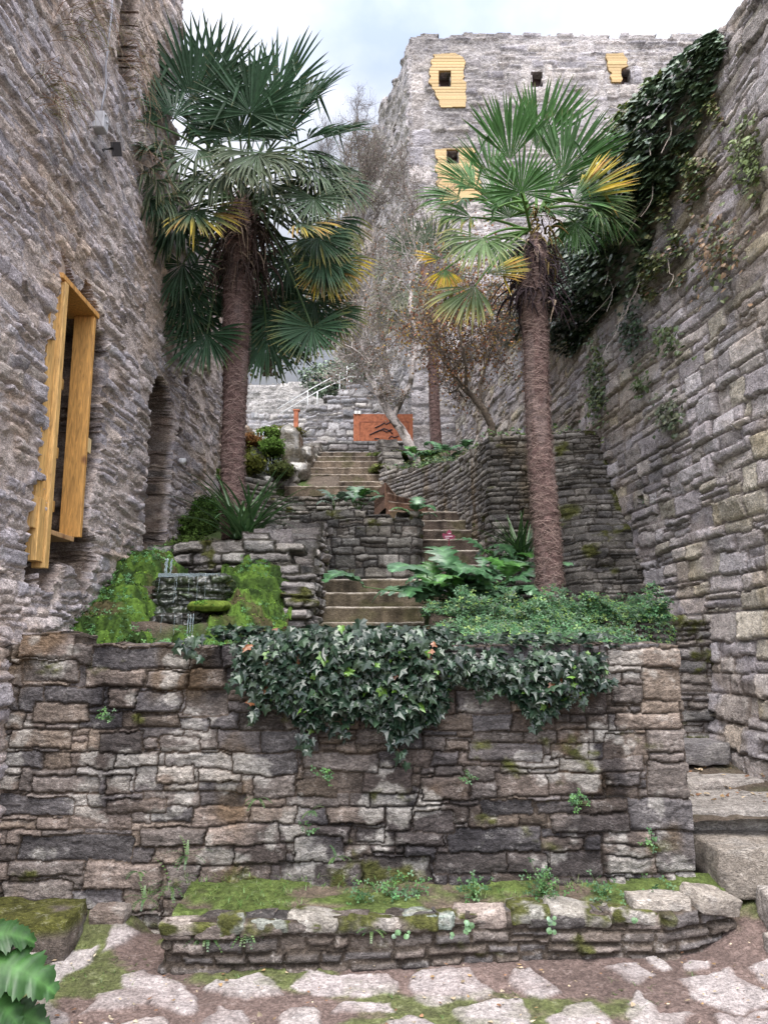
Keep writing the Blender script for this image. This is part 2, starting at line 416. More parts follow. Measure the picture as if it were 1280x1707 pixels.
def rock(mb, c, size, seed, col, rz=0., n=7, amp=.12, tilt=(0, 0), box=.62, lich=.4):
    P, Q = rock_shape(size, seed, n, box, amp)
    Mx = Matrix.Rotation(rz, 3, 'Z') @ Matrix.Rotation(tilt[0], 3, 'X') @ Matrix.Rotation(tilt[1], 3, 'Y')
    Pw = P @ np.array(Mx).T+np.asarray(c)
    w = fbm3(Pw*7, seed, 4)
    C = np.asarray(col)*(1+.35*w)[:, None]
    lm = sstep(.12, .35, fbm3(Pw*11+3, seed+4, 3))*lich
    C = C*(1-lm[:, None])+np.array([.46, .43, .40])*lm[:, None]
    mb.add(Pw, Q, None, np.clip(C, .01, .8))
    return Pw
# ------------------------------------------------------------------ camera, sky, sun
cam = bpy.data.cameras.new('camera'); camo = bpy.data.objects.new('camera', cam); COL.objects.link(camo)
cam.sensor_fit = 'HORIZONTAL'; cam.sensor_width = 36; cam.lens = 36*FPX/1280; cam.clip_end = 2000; cam.clip_start = .05
camo.location = EYE; camo.rotation_euler = (PI/2+PITCH, 0, 0); scene.camera = camo
SUN_EL, SUN_AZ = rad(66), rad(182)        # azimuth clockwise from +Y: high, behind the camera and to the right
w = bpy.data.worlds.new('World'); scene.world = w; w.use_nodes = True
nt = w.node_tree; L = nt.links.new; bg = nt.nodes['Background']; bg.inputs['Strength'].default_value = .1
sky = N(nt, 'ShaderNodeTexSky', sky_type='NISHITA', sun_disc=False, sun_elevation=SUN_EL, sun_rotation=SUN_AZ, air_density=1.0, dust_density=1.5)
tc = N(nt, 'ShaderNodeTexCoord'); mp = N(nt, 'ShaderNodeMapping'); mp.inputs['Scale'].default_value = (1, 1, 1.8); mp.inputs['Location'].default_value = (.3, .1, .25)
cn = N(nt, 'ShaderNodeTexNoise', Scale=1.7, Detail=7, Roughness=.5, Distortion=.3)
L(tc.outputs['Generated'], mp.inputs['Vector']); L(mp.outputs[0], cn.inputs['Vector'])
cr = N(nt, 'ShaderNodeMapRange'); cr.inputs['From Min'].default_value = .38; cr.inputs['From Max'].default_value = .62; cr.inputs['To Min'].default_value = .25; cr.inputs['To Max'].default_value = .99
L(cn.outputs['Fac'], cr.inputs['Value'])
cm = N(nt, 'ShaderNodeMix', data_type='RGBA'); L(cr.outputs[0], cm.inputs[0]); L(sky.outputs[0], cm.inputs[6]); cm.inputs[7].default_value = (5.25, 5.1, 5.1, 1)
# an overcast sky is brightest round the veiled sun, behind the camera
dp = N(nt, 'ShaderNodeVectorMath', operation='DOT_PRODUCT'); L(tc.outputs['Generated'], dp.inputs[0]); dp.inputs[1].default_value = (math.sin(SUN_AZ)*math.cos(SUN_EL), math.cos(SUN_AZ)*math.cos(SUN_EL), math.sin(SUN_EL))
gr = N(nt, 'ShaderNodeMapRange'); gr.inputs['From Min'].default_value = -.1; gr.inputs['From Max'].default_value = 1; gr.inputs['To Min'].default_value = .19; gr.inputs['To Max'].default_value = 1.9
L(dp.outputs['Value'], gr.inputs['Value'])
gm_ = N(nt, 'ShaderNodeMix', data_type='RGBA', blend_type='MULTIPLY'); gm_.inputs[0].default_value = 1; L(cm.outputs[2], gm_.inputs[6]); L(gr.outputs[0], gm_.inputs[7])
L(gm_.outputs[2], bg.inputs['Color'])
sl_ = bpy.data.lights.new('sun', 'SUN'); so_ = bpy.data.objects.new('sun', sl_); COL.objects.link(so_)
sl_.energy = 1.0; sl_.angle = rad(40); sl_.color = (1, .97, .93)
sd = Vector((math.sin(SUN_AZ)*math.cos(SUN_EL), math.cos(SUN_AZ)*math.cos(SUN_EL), math.sin(SUN_EL)))
so_.rotation_euler = sd.to_track_quat('Z', 'Y').to_euler(); so_.location = (0, -5, 25)
vs = scene.view_settings; vs.view_transform = 'Standard'; vs.look = 'None'; vs.exposure = 2.12; vs.gamma = 1; vs.use_curve_mapping = False
scene.cycles.use_denoising = True; scene.cycles.denoising_prefilter = 'NONE'; scene.cycles.max_bounces = 7; scene.cycles.diffuse_bounces = 5; scene.cycles.transparent_max_bounces = 6

PAL_L = [(.55, .49, .50), (.47, .425, .45), (.60, .525, .505), (.44, .40, .42), (.57, .48, .43), (.50, .465, .50)]
PAL_R = [(.58, .515, .51), (.53, .475, .49), (.61, .54, .51), (.55, .505, .52), (.57, .51, .43), (.49, .44, .455)]
PAL_F = [(.215, .172, .148), (.18, .152, .138), (.245, .196, .163), (.155, .136, .132), (.22, .173, .138), (.18, .153, .138), (.14, .127, .128)]
PAL_D = [(.15, .145, .135), (.19, .18, .165), (.13, .125, .12), (.17, .15, .13), (.21, .20, .18)]
PAL_B = [(.39, .36, .365), (.34, .32, .34), (.43, .39, .37), (.38, .345, .335), (.32, .30, .32), (.45, .415, .40)]

# ------------------------------------------------------------------ ground of the courtyard (flagstones trodden into the earth)
FLAGS = [
 [(205,1630),(240,1620),(280,1627),(295,1645),(325,1660),(315,1690),(280,1685),(235,1668),(212,1650)],
 [(135,1690),(165,1657),(210,1652),(250,1675),(215,1685)],
 [(340,1650),(365,1632),(400,1635),(435,1625),(450,1630),(468,1660),(415,1665),(360,1657)],
 [(485,1645),(515,1622),(550,1625),(650,1625),(668,1640),(660,1662),(540,1663)],
 [(315,1720),(350,1680),(390,1685),(412,1720),(400,1750),(330,1750)],
 [(465,1695),(480,1680),(540,1685),(540,1720),(470,1720)],
 [(560,1690),(585,1672),(660,1675),(668,1692)],
 [(165,1595),(185,1570),(230,1570),(200,1587)],
 [(65,1600),(155,1590),(145,1610),(95,1645),(70,1620)],
 [(690,1625),(730,1612),(775,1615),(795,1645),(830,1655),(790,1670),(700,1677),(687,1650)],
 [(855,1645),(860,1615),(885,1615),(935,1655),(905,1672)],
 [(747,1685),(785,1677),(815,1670),(870,1670),(880,1715),(775,1715)],
 [(905,1705),(960,1680),(990,1675),(1025,1700),(1030,1740),(930,1740)],
 [(1010,1612),(1055,1610),(1095,1630),(1065,1645)],
 [(1065,1600),(1080,1597),(1120,1620),(1105,1625)],
 [(1135,1612),(1145,1606),(1180,1610),(1177,1620),(1145,1622)],
 [(1140,1640),(1215,1620),(1245,1640),(1280,1660),(1300,1680),(1215,1695),(1165,1670)],
 [(1050,1685),(1070,1652),(1100,1690),(1155,1695),(1120,1720),(1060,1720)],
 [(1195,1700),(1280,1690),(1320,1730),(1200,1740)],
 [(620,1720),(700,1700),(735,1720),(720,1760),(620,1760)], [(170,1712),(280,1700),(300,1740),(180,1760)],
 [(1255,1625),(1320,1615),(1340,1650),(1290,1655)], [(20,1680),(80,1660),(120,1700),(60,1740)],
]
def poly_sd(X, Y, P):
    """signed distance, negative inside"""
    d = np.full(X.shape, 1e9); ins = np.zeros(X.shape, bool); n = len(P)
    for i in range(n):
        a = P[i]; b = P[(i+1) % n]; e = (b[0]-a[0], b[1]-a[1]); L2 = e[0]**2+e[1]**2+1e-12
        t = np.clip(((X-a[0])*e[0]+(Y-a[1])*e[1])/L2, 0, 1)
        d = np.minimum(d, np.hypot(X-a[0]-t*e[0], Y-a[1]-t*e[1]))
        c = ((a[1] > Y) != (b[1] > Y)) & (X < (b[0]-a[0])*(Y-a[1])/((b[1]-a[1]) if abs(b[1]-a[1]) > 1e-9 else 1e-9)+a[0])
        ins ^= c
    return np.where(ins, -d, d)
def ground_z(X, Y):
    return .13*sstep(4.25, 4.75, Y)*sstep(-1.25, -1.5, X) + .22*sstep(1.55, 2.1, X)*sstep(3.7, 4.9, Y) + .012*fbm2(X*1.5, Y*1.5, 3, 3)
def build_ground():
    xs = np.concatenate([[-400, -100, -30, -8, -4], np.arange(-3, 3.4, .0105), [4.2, 8, 30, 100, 400]])
    ys = np.concatenate([[-300, -80, -20, -4, 0.6], np.arange(1.9, 5.3, .0105), [6, 9, 14, 25, 60, 150, 600]])
    X, Y = np.meshgrid(xs, ys)
    base = ground_z(X, Y)
    z = base+.010*fbm2(X*7, Y*7, 5, 4)+.006*fbm2(X*30, Y*30, 6, 3)
    soil = np.stack([np.full(X.shape, c) for c in (.150, .108, .095)], -1)*(1+.35*fbm2(X*2.2, Y*2.2, 8, 5))[..., None]
    mossm = sstep(.02, .25, fbm2(X*1.9, Y*2.4, 11, 5)+.28*sstep(-.6, -2.2, X)-.14*sstep(.3, 1.2, X)+.18*sstep(4.3, 4.05, Y)*sstep(.4, -.5, X)-.04)
    mc = np.array([.095, .12, .035])*(1+.5*fbm2(X*22, Y*22, 12, 3))[..., None]
    C = soil*(1-.8*mossm[..., None])+mc*.8*mossm[..., None]; z = z+mossm*.006
    wx = X+.03*fbm2(X*9, Y*9, 13, 4)+.05*fbm2(X*3, Y*3, 15, 2); wy = Y+.045*fbm2(X*9+5, Y*9, 14, 4)
    for k, fl in enumerate(FLAGS):
        P = [tuple(PZ(a, b, .0)[:2]) for a, b in fl]
        bx = [p[0] for p in P]; by = [p[1] for p in P]
        ix = np.nonzero((xs > min(bx)-.15) & (xs < max(bx)+.15))[0]; iy = np.nonzero((ys > min(by)-.15) & (ys < max(by)+.15))[0]
        if len(ix) < 2 or len(iy) < 2: continue
        s = np.s_[iy[0]:iy[-1]+1, ix[0]:ix[-1]+1]
        d = poly_sd(wx[s], wy[s], P)
        m = sstep(.009, -.009, d); dirt = sstep(-.05, .3, fbm2(X[s]*7+k, Y[s]*7, 30, 5)+.25*sstep(-.10, -.0, d)-.05)*.42*sstep(-.16, -.01, d)
        t = np.array([(.38, .335, .325), (.35, .31, .30), (.40, .36, .345)][k % 3])*(1+.16*fbm2(X[s]*5, Y[s]*5, 40+k, 5))[..., None]
        m2 = m*(1-dirt)
        C[s] = C[s]*(1-m2[..., None])+t*m2[..., None]
        flat = base[s]+.012+.004*fbm2(X[s]*5, Y[s]*9, 60+k, 4)+.003*fbm2(X[s]*25, Y[s]*25, 61, 2)
        z[s] = z[s]*(1-m)+np.maximum(flat, z[s])*m
    # slabs almost buried in earth on the right
    far = (np.abs(X) > 4.1) | (Y > 5.4) | (Y < 1.5)
    z = np.where(far, -.05, z)
    idx = np.arange(X.size).reshape(X.shape)
    Q = np.stack([idx[:-1, :-1], idx[:-1, 1:], idx[1:, 1:], idx[1:, :-1]], -1).reshape(-1, 4)
    V = np.stack([X, Y, z], -1).reshape(-1, 3)
    return struct(mk('ground', V, Q, None, M['soil'], np.clip(C, .01, .8).reshape(-1, 3)))
build_ground()

# ------------------------------------------------------------------ low front wall
FW0, FW1 = -2.42, 1.765
def fw_over(pxr, Y=4.72):
    out = []
    for (a, b, c, d) in pxr:
        p = PY(a, d, Y); q = PY(c, b, Y); out.append((p[0]-FW0, q[0]-FW0, p[2], q[2]))
    return out
FWS = [(1012,1086,1131,1112),(1072,1116,1131,1162),(1020,1138,1070,1168),(1072,1164,1131,1187),(1030,1187,1133,1216),(1080,1215,1136,1256),(1008,1222,1078,1260),
 (1080,1272,1143,1330),(1083,1257,1138,1271),(936,1260,1072,1288),(1048,1330,1152,1388),(1090,1388,1154,1452),(915,1289,1004,1330),(1010,1287,1068,1313),(1012,1314,1066,1332),
 (918,1358,1046,1392),(965,1336,1045,1357),(895,1338,962,1358),(825,1290,915,1330),(785,1303,826,1332),(700,1293,782,1332),(797,1334,888,1362),(740,1380,900,1422),(902,1398,968,1420),
 (972,1396,998,1422),(725,1424,842,1458),(842,1426,908,1454),(914,1422,1000,1462),(1002,1430,1088,1455),(782,1236,903,1268),(738,1232,780,1252),(918,1238,980,1262),(980,1236,1006,1262),
 (693,1352,752,1388),(642,1340,688,1386),(470,1440,600,1490),(600,1430,720,1478),(745,1458,815,1480),(815,1454,910,1476),
 (28,1060,122,1101),(150,1080,310,1112),(142,1112,240,1142),(242,1118,312,1146),(35,1104,132,1136),(72,1142,175,1178),(180,1145,230,1182),(225,1150,305,1186),(310,1148,380,1194),
 (55,1170,150,1206),(232,1190,300,1216),(300,1200,352,1220),(20,1216,120,1250),(165,1222,240,1256),(240,1234,268,1252),(268,1232,335,1256),(385,1254,492,1290),(275,1258,385,1284),(262,1278,326,1304),
 (60,1290,165,1316),(172,1290,222,1320),(35,1395,225,1450),(145,1440,275,1490),(20,1440,145,1462),(10,1470,130,1512),(125,1480,210,1515),(210,1478,275,1514),(232,1378,345,1410),(345,1376,470,1412),
 (0,1326,124,1358),(175,1330,278,1352),(420,1290,490,1326),(490,1296,560,1326),(500,1256,625,1284),(545,1340,640,1372),(470,1378,580,1410),(495,1400,570,1440),(590,1380,640,1408)]
def fw_top(u):
    X = u+FW0
    return np.interp(X, [-2.4, -1.93, -1.9, -1.2, -1.1, -.4, -.3, .9, 1.0, 1.45, 2.0], [1.645, 1.635, 1.575, 1.565, 1.575, 1.58, 1.61, 1.60, 1.565, 1.565, 1.545])
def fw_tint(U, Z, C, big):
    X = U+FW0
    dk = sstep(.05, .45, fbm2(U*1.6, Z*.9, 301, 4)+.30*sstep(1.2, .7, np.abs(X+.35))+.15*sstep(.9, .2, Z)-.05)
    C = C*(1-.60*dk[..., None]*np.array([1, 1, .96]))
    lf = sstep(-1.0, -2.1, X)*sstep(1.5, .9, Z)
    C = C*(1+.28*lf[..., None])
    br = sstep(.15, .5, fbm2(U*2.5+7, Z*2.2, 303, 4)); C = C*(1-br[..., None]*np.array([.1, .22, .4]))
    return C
# path runs so that the face looks toward the visitor
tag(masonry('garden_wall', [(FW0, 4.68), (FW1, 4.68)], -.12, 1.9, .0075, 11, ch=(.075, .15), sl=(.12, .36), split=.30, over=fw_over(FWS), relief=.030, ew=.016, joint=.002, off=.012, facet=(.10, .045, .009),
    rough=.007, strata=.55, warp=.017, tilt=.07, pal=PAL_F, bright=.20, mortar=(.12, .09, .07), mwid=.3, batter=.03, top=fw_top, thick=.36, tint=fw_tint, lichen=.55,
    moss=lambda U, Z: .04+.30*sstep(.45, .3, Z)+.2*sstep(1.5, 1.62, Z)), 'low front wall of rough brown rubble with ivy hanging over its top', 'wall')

# ------------------------------------------------------------------ stone bench / kerb at the foot of the wall
bpx = [(276, 1612), (620, 1606), (900, 1592), (1110, 1575), (1216, 1556)]
bp = [PZ(a, b, .02+.05*(a > 1000)) for a, b in bpx]
bpath = [(bp[0][0]-.01, 4.66), (bp[0][0]-.01, bp[0][1]+.03)]+[(p[0], p[1]) for p in bp]+[(bp[-1][0]+.03, 4.62)]
bench = tag(masonry('stone_ledge', bpath, -.06, .34, .0075, 21, ch=(.05, .09), sl=(.12, .34), split=.1, relief=.025, ew=.025, joint=.004, off=.012, rough=.009, warp=.010, tilt=.08,
    pal=[(.17, .145, .13), (.20, .165, .145), (.14, .125, .12), (.16, .13, .11)], bright=.18, mortar=(.09, .07, .055), top=lambda u: .215+.01*np.sin(u*9), thick=.12,
    moss=lambda U, Z: .18+.35*sstep(.12, .2, Z)), 'low mossy stone ledge running along the foot of the front wall', 'ledge')
def build_ledge_top():
    xs = np.arange(bp[0][0], 1.9, .011); ys = np.linspace(0, 1, 56)
    yf = np.interp(xs, [p[0] for p in bp], [p[1] for p in bp])
    X = np.tile(xs, (56, 1)); Y = (yf-.005)[None]*(1-ys[:, None])+4.70*ys[:, None]
    X = X+.0; back = ys[:, None]*np.ones_like(X)
    edge = Y-yf[None]
    z = .222+.012*fbm2(X*2.4, Y*2.4, 71, 3)+.05*back**2+.010*fbm2(X*14, Y*14, 72, 4)
    z = z+.03*sstep(1.2, 1.9, X)
    # cap stones along the front edge, earth and moss behind
    cs = np.floor((X+.03*fbm2(X*4, Y*5, 73, 2))/.23+.3*np.sin(3*X)); rr = _h2(cs, cs*0, 74)
    capw = .10+.07*rr
    cap = sstep(capw+.02, capw-.02, edge+.035*fbm2(X*9, Y*9, 75, 4)); bare = sstep(-.35, .1, rr+.4*fbm2(X*6, Y*6, 78, 3))
    jx = np.abs(((X+.03*fbm2(X*4, Y*5, 73, 2))/.23+.3*np.sin(3*X)) % 1-.5)
    gap = sstep(.44, .48, jx)
    z = z-cap*.02
    z = z-.03*sstep(.02, -.02, edge)
    st = np.array([.50, .45, .40])*(1+.25*fbm2(X*12, Y*12, 76, 4))[..., None]
    so = np.array([.13, .10, .075])*(1+.3*fbm2(X*6, Y*6, 77, 4))[..., None]
    g = np.array([.085, .115, .03])*(1+.5*fbm2(X*26, Y*26, 79, 3))[..., None]
    gm = sstep(-.18, .15, fbm2(X*3, Y*5, 80, 4)+.12)
    C = so*(1-gm[..., None])+g*gm[..., None]
    cm_ = (cap*bare*0)[..., None]; C = C*(1-cm_)+st*cm_
    z = z+gm*(1-cap*bare)*.012
    idx = np.arange(X.size).reshape(X.shape)
    Q = np.stack([idx[:-1, :-1], idx[:-1, 1:], idx[1:, 1:], idx[1:, :-1]], -1).reshape(-1, 4)
    mk('mossy_top', np.stack([X, Y, z], -1).reshape(-1, 3), Q, None, M['soil'], np.clip(C, .01, .8).reshape(-1, 3), True, bench)
build_ledge_top()
def ledge_caps():
    r = random.Random(12); x = bp[0][0]-.04; k = 0
    while x < 1.30:
        w_ = r.choice([r.uniform(.10, .18), r.uniform(.2, .36)]); xc = x+w_/2; yf = float(np.interp(xc, [p[0] for p in bp], [p[1] for p in bp])); d_ = r.uniform(.10, .22); h_ = r.uniform(.055, .10)
        mb = MB(); c = (xc, yf+d_/2-.03+r.uniform(-.015, .02), .205+r.uniform(-.012, .012)); P = rock(mb, c, (w_*1.06, d_, h_), 700+k, (.36*r.uniform(.75, 1.1), .32, .28), math.atan2(yf-float(np.interp(xc-.2, [p[0] for p in bp], [p[1] for p in bp])), .2)+r.uniform(-.22, .22), 14, .22, (r.uniform(-.12, .18), r.uniform(-.12, .12)), .62, .5)
        f = sstep(-.12, .12, fbm3(P*9, 70+k, 4)+r.uniform(-.15, .22)+.9*(P[:, 1]-c[1]))
        mb.C[0] = np.clip(mb.C[0]*(1-f[:, None])+np.array([.10, .105, .03])*(1+.6*fbm3(P*30, 5, 2))[:, None]*f[:, None], .01, .8)
        mb.build('capstone', M['stone'], bench, True, True); x += w_*r.uniform(.9, 1.15); k += 1
ledge_caps()

# ------------------------------------------------------------------ left wall (high, rubble and lime mortar)
LY0 = 2.6
def lw_hole(u, z):
    Y = u+LY0
    o = (Y > 5.26+.07*fbm2(z*1.7, z*0, 421, 2)+.05*fbm2(z*6, z*0, 422, 2)) & (Y < 6.12+.16*sstep(2.6, 3.4, z)+.16*fbm2(z*2.2, z*0, 423, 3)) & (z > 2.06+.12*np.sin(Y*9)) & (z < 4.42+.12*np.sin(Y*11)-.25*np.abs(Y-5.6))
    o |= (Y > 5.14) & (Y < 5.3) & (z > 1.98) & (z < 2.72)
    o |= (Y > 5.17) & (Y < 5.3) & (z > 3.25) & (z < 3.75)
    ar = (Y > 7.55) & (Y < 8.42) & (z > 2.3) & (z < 3.95+np.sqrt(np.clip(.435**2-(Y-7.985)**2, 0, 1))*1.15)
    up = (Y > 6.2) & (Y < 6.75) & (z > 6.75) & (z < 8.7)
    h1 = (np.abs(Y-8.98) < .11) & (np.abs(z-4.72) < .13)
    h2 = (np.abs(Y-8.62) < .10) & (np.abs(z-4.0) < .07)
    h3 = (np.abs(Y-9.95) < .13) & (np.abs(z-5.2) < .12)
    return o | ar | up | h1 | h2 | h3
def lw_top(u):
    Y = u+LY0
    return np.where(Y < 7.86+.05*np.sin(Y*40), 10.5, 6.9)
def lw_bulge(U, Z):
    Y = U+LY0
    b = .05*fbm2(U*.8, Z*.8, 401, 3)
    b = b+.16*sstep(2.15, 1.2, Z)*sstep(6.2, 5.2, Y)         # battered foot near the front wall
    b = b-.12*sstep(6.1, 6.2, Y)*sstep(7.95, 7.0, Y)*sstep(5.4, 6.1, Z)*.6
    return b
def lw_tint(U, Z, C, big):
    a = sstep(.0, .35, fbm2(U*1.3, Z*1.3, 402, 4))
    C = C*(1-a[..., None]*np.array([.0, .06, .14]))
    return C
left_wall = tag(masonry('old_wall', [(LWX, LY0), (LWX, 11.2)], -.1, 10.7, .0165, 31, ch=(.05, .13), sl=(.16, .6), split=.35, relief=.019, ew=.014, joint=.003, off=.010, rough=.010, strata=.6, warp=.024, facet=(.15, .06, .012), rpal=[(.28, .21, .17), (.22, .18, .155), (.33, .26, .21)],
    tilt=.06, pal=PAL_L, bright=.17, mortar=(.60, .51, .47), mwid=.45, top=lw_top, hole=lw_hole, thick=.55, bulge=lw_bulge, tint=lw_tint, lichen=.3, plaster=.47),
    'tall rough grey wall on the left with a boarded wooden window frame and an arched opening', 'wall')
# dark rooms behind the openings
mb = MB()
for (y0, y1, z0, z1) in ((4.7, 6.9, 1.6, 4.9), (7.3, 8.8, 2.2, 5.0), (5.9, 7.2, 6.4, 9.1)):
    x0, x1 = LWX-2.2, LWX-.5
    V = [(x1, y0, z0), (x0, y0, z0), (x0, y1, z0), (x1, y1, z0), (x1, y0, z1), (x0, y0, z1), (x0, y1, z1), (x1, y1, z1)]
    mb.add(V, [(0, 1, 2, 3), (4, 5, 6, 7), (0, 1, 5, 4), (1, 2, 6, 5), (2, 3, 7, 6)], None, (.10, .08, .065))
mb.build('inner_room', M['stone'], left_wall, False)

# ------------------------------------------------------------------ right wall (path runs from far to near so that its face looks left)
RF, RN = 19.6, 3.6
rp = [(RW_A+RW_B*RF, RF), (RW_A+RW_B*RN, RN)]
RSC = math.hypot(1, RW_B)
def r_Y(u): return RF-u/RSC
RWT = interp([(3.6, 6.7), (5.9, 6.76), (7, 7.0), (9, 7.05), (10, 7.15), (12.2, 7.3), (15.3, 7.85), (20, 9.4)])
def rw_hole(u, z):
    Y = r_Y(u)
    return ((np.abs(Y-7.95) < .10) & (np.abs(z-3.08) < .07))
def rw_bulge(U, Z):
    Y = r_Y(U)
    return .05*fbm2(U*.9, Z*.9, 501, 3)+.05*sstep(1.25, .75, Z)*sstep(8, 7, Y)
def rw_tint(U, Z, C, big):
    a = sstep(.05, .35, fbm2(U*1.5, Z*2.2, 502, 4)); C = C*(1-a[..., None]*np.array([.0, .05, .16]))
    b = sstep(.0, .4, fbm2(U*1.1+4, Z*.9, 503, 4)+.35*sstep(4.2, 6.5, Z)-.25); C = C*(1-.35*b[..., None])
    return C
tag(masonry('rampart_wall', rp, .2, 9.2, .0185, 41, ch=(.10, .25), sl=(.18, .62), split=.42, relief=.028, ew=.014, joint=.004, off=.012, rough=.008, strata=.6, warp=.018, tilt=.06, facet=(.16, .07, .009),
    pal=PAL_R, bright=.14, mortar=(.34, .29, .275), mwid=.5, top=lambda u: RWT(r_Y(u)), hole=rw_hole, thick=.7, bulge=rw_bulge, tint=rw_tint, lichen=.25, plaster=.10),
    'tall rubble wall on the right with ivy pouring over its top', 'wall')

# ------------------------------------------------------------------ far building
BY = 18.0; BX = PY(684, 400, BY)[0]
BZ = PY(800, 57, BY)[2]
Bf0 = 4.6; BW = 10.5
def Bu(px, py): p = PY(px, py, BY); return p[0]-BX, p[2]
def rect_hole(rs):
    def f(u, z):
        o = np.zeros(u.shape, bool)
        for (a, b, c, d) in rs: o |= (u > a) & (u < b) & (z > c) & (z < d)
        return o
    return f
WINS = [(731, 120, 751, 146), (885, 118, 904, 144), (1033, 115, 1051, 139), (744, 252, 764, 274)]
wr = []
for (a, b, c, d) in WINS:
    u0, z1 = Bu(a, b); u1, z0 = Bu(c, d); wr.append((u0, u1, z0, z1))
SUR = [(866, 108, 884, 146), (905, 108, 922, 146), (866, 146, 922, 172), (1053, 110, 1070, 142), (1030, 141, 1071, 166), (843, 120, 862, 168), (995, 118, 1010, 160), (1035, 164, 1072, 186), (775, 92, 800, 120)]
for k in range(22): SUR.append((684, 60+k*31, 684+(34 if k % 2 else 22), 60+k*31+30))
so = []
for (a, b, c, d) in SUR:
    u0, z1 = Bu(a, b); u1, z0 = Bu(c, d); so.append((u0, u1, z0, z1))
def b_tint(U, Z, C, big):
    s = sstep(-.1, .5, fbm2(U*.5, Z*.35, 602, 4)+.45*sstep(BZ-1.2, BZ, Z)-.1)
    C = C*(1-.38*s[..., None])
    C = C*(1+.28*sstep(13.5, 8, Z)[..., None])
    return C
def bt(u): return BZ-.02+.05*vn2(u*2.1, u*0, 605)+.03*vn2(u*9, u*0, 606)
tower = empty('fortress_building', 'tall pale stone building at the far end with small square windows and timber patches', 'building', loc=(BX, BY, Bf0))
def to_parent(o, p): o.parent = p; o.matrix_parent_inverse = Matrix.Translation(-p.location)
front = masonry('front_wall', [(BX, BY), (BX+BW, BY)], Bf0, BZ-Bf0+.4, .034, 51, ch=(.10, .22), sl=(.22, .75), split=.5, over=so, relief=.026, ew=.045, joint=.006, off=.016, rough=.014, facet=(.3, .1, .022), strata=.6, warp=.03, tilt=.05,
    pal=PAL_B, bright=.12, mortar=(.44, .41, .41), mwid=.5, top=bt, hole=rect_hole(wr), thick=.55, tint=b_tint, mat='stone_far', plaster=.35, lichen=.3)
to_parent(front, tower)
sd_ = np.array([-.264, 1.0]); SLn = 9.5
pL = (BX+sd_[0]*SLn, BY+sd_[1]*SLn)
def bt2(u): return BZ-.25+.25*vn2(u*2.3, u*0, 615)+.12*vn2(u*7, u*0, 616)
side = masonry('side_wall', [pL, (BX, BY)], Bf0, BZ-Bf0+.4, .05, 52, ch=(.12, .28), sl=(.22, .6), split=.4, relief=.06, ew=.07, joint=.01, off=.035, rough=.03, strata=.6, warp=.04, tilt=.1,
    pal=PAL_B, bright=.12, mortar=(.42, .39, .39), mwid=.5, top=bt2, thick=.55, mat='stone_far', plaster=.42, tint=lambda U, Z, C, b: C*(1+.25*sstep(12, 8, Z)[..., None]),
    hole=rect_hole([(SLn-1.3, SLn-.95, BZ-2.2, BZ-1.6)]))
to_parent(side, tower)
# timber infill patches with ragged edges, and the dark panes
def ragged(pts, px=2.2, seed=0):
    r = random.Random(seed); out = []
    n = len(pts)
    for i in range(n):
        a = pts[i]; b = pts[(i+1) % n]; L_ = math.hypot(b[0]-a[0], b[1]-a[1]); k = max(1, int(L_/4.5))
        for j in range(k):
            t = j/k; out.append((a[0]+(b[0]-a[0])*t+r.uniform(-px, px), a[1]+(b[1]-a[1])*t+r.uniform(-.6, .6)))
    return out
def timber_patch(pts, win, seed):
    P = ragged(pts, 3.2, seed)
    b0, b1, b2, b3 = win
    xs = np.linspace(min(p[0] for p in P), max(p[0] for p in P), 70); ys = np.linspace(min(p[1] for p in P), max(p[1] for p in P), 90)
    Xp, Yp = np.meshgrid(xs, ys)
    d = poly_sd(Xp, Yp, P); keep = (d < 0) & ~((Xp > b0) & (Xp < b2) & (Yp > b1) & (Yp < b3))
    row = np.floor((Yp-ys[0])/5.2); ph = ((Yp-ys[0])/5.2) % 1
    hh = .075-.006*(np.abs(ph-.5) > .44)+.006*_h2(row, row*0, seed)
    V = np.zeros((90, 70, 3)); C = np.zeros((90, 70, 3))
    ux = BX+(xs-684)*(BY*1.0+0)/FPX
    for j, y in enumerate(ys):
        a = PY(xs[0], y, BY); b = PY(xs[-1], y, BY)
        V[j, :, 0] = np.linspace(a[0], b[0], 70); V[j, :, 2] = a[2]
    V[..., 1] = BY-hh
    C[:] = np.array([.40, .275, .12]); C *= (1+.16*_h2(row, row*0, seed+1))[..., None]
    idx = np.arange(90*70).reshape(90, 70); kf = keep[:-1, :-1] & keep[1:, 1:] & keep[1:, :-1] & keep[:-1, 1:]
    Q = np.stack([idx[:-1, :-1], idx[:-1, 1:], idx[1:, 1:], idx[1:, :-1]], -1)[kf]
    V2 = V.copy(); V2[..., 1] = BY+.06
    VV = np.concatenate([V.reshape(-1, 3), V2.reshape(-1, 3)]); n = 6300
    kp = np.pad(kf, 1); E = []; c = kp[1:-1, 1:-1]
    for (a, s0, s1) in ((kp[:-2, 1:-1], (0, 0), (0, 1)), (kp[2:, 1:-1], (1, 1), (1, 0)), (kp[1:-1, :-2], (1, 0), (0, 0)), (kp[1:-1, 2:], (0, 1), (1, 1))):
        jj, ii = np.nonzero(c & ~a); E.append(np.stack([idx[jj+s0[0], ii+s0[1]], idx[jj+s1[0], ii+s1[1]]], -1))
    E = np.concatenate(E); S = np.stack([E[:, 1], E[:, 0], E[:, 0]+n, E[:, 1]+n], -1)
    o = mk('timber_infill', VV, np.concatenate([Q, S]), None, M['plain'], np.concatenate([C.reshape(-1, 3)]*2), False)
    to_parent(o, tower); return o
timber_patch([(722, 93), (758, 90), (774, 100), (772, 130), (777, 150), (774, 180), (732, 182), (726, 160), (716, 140), (714, 120)], WINS[0], 3)
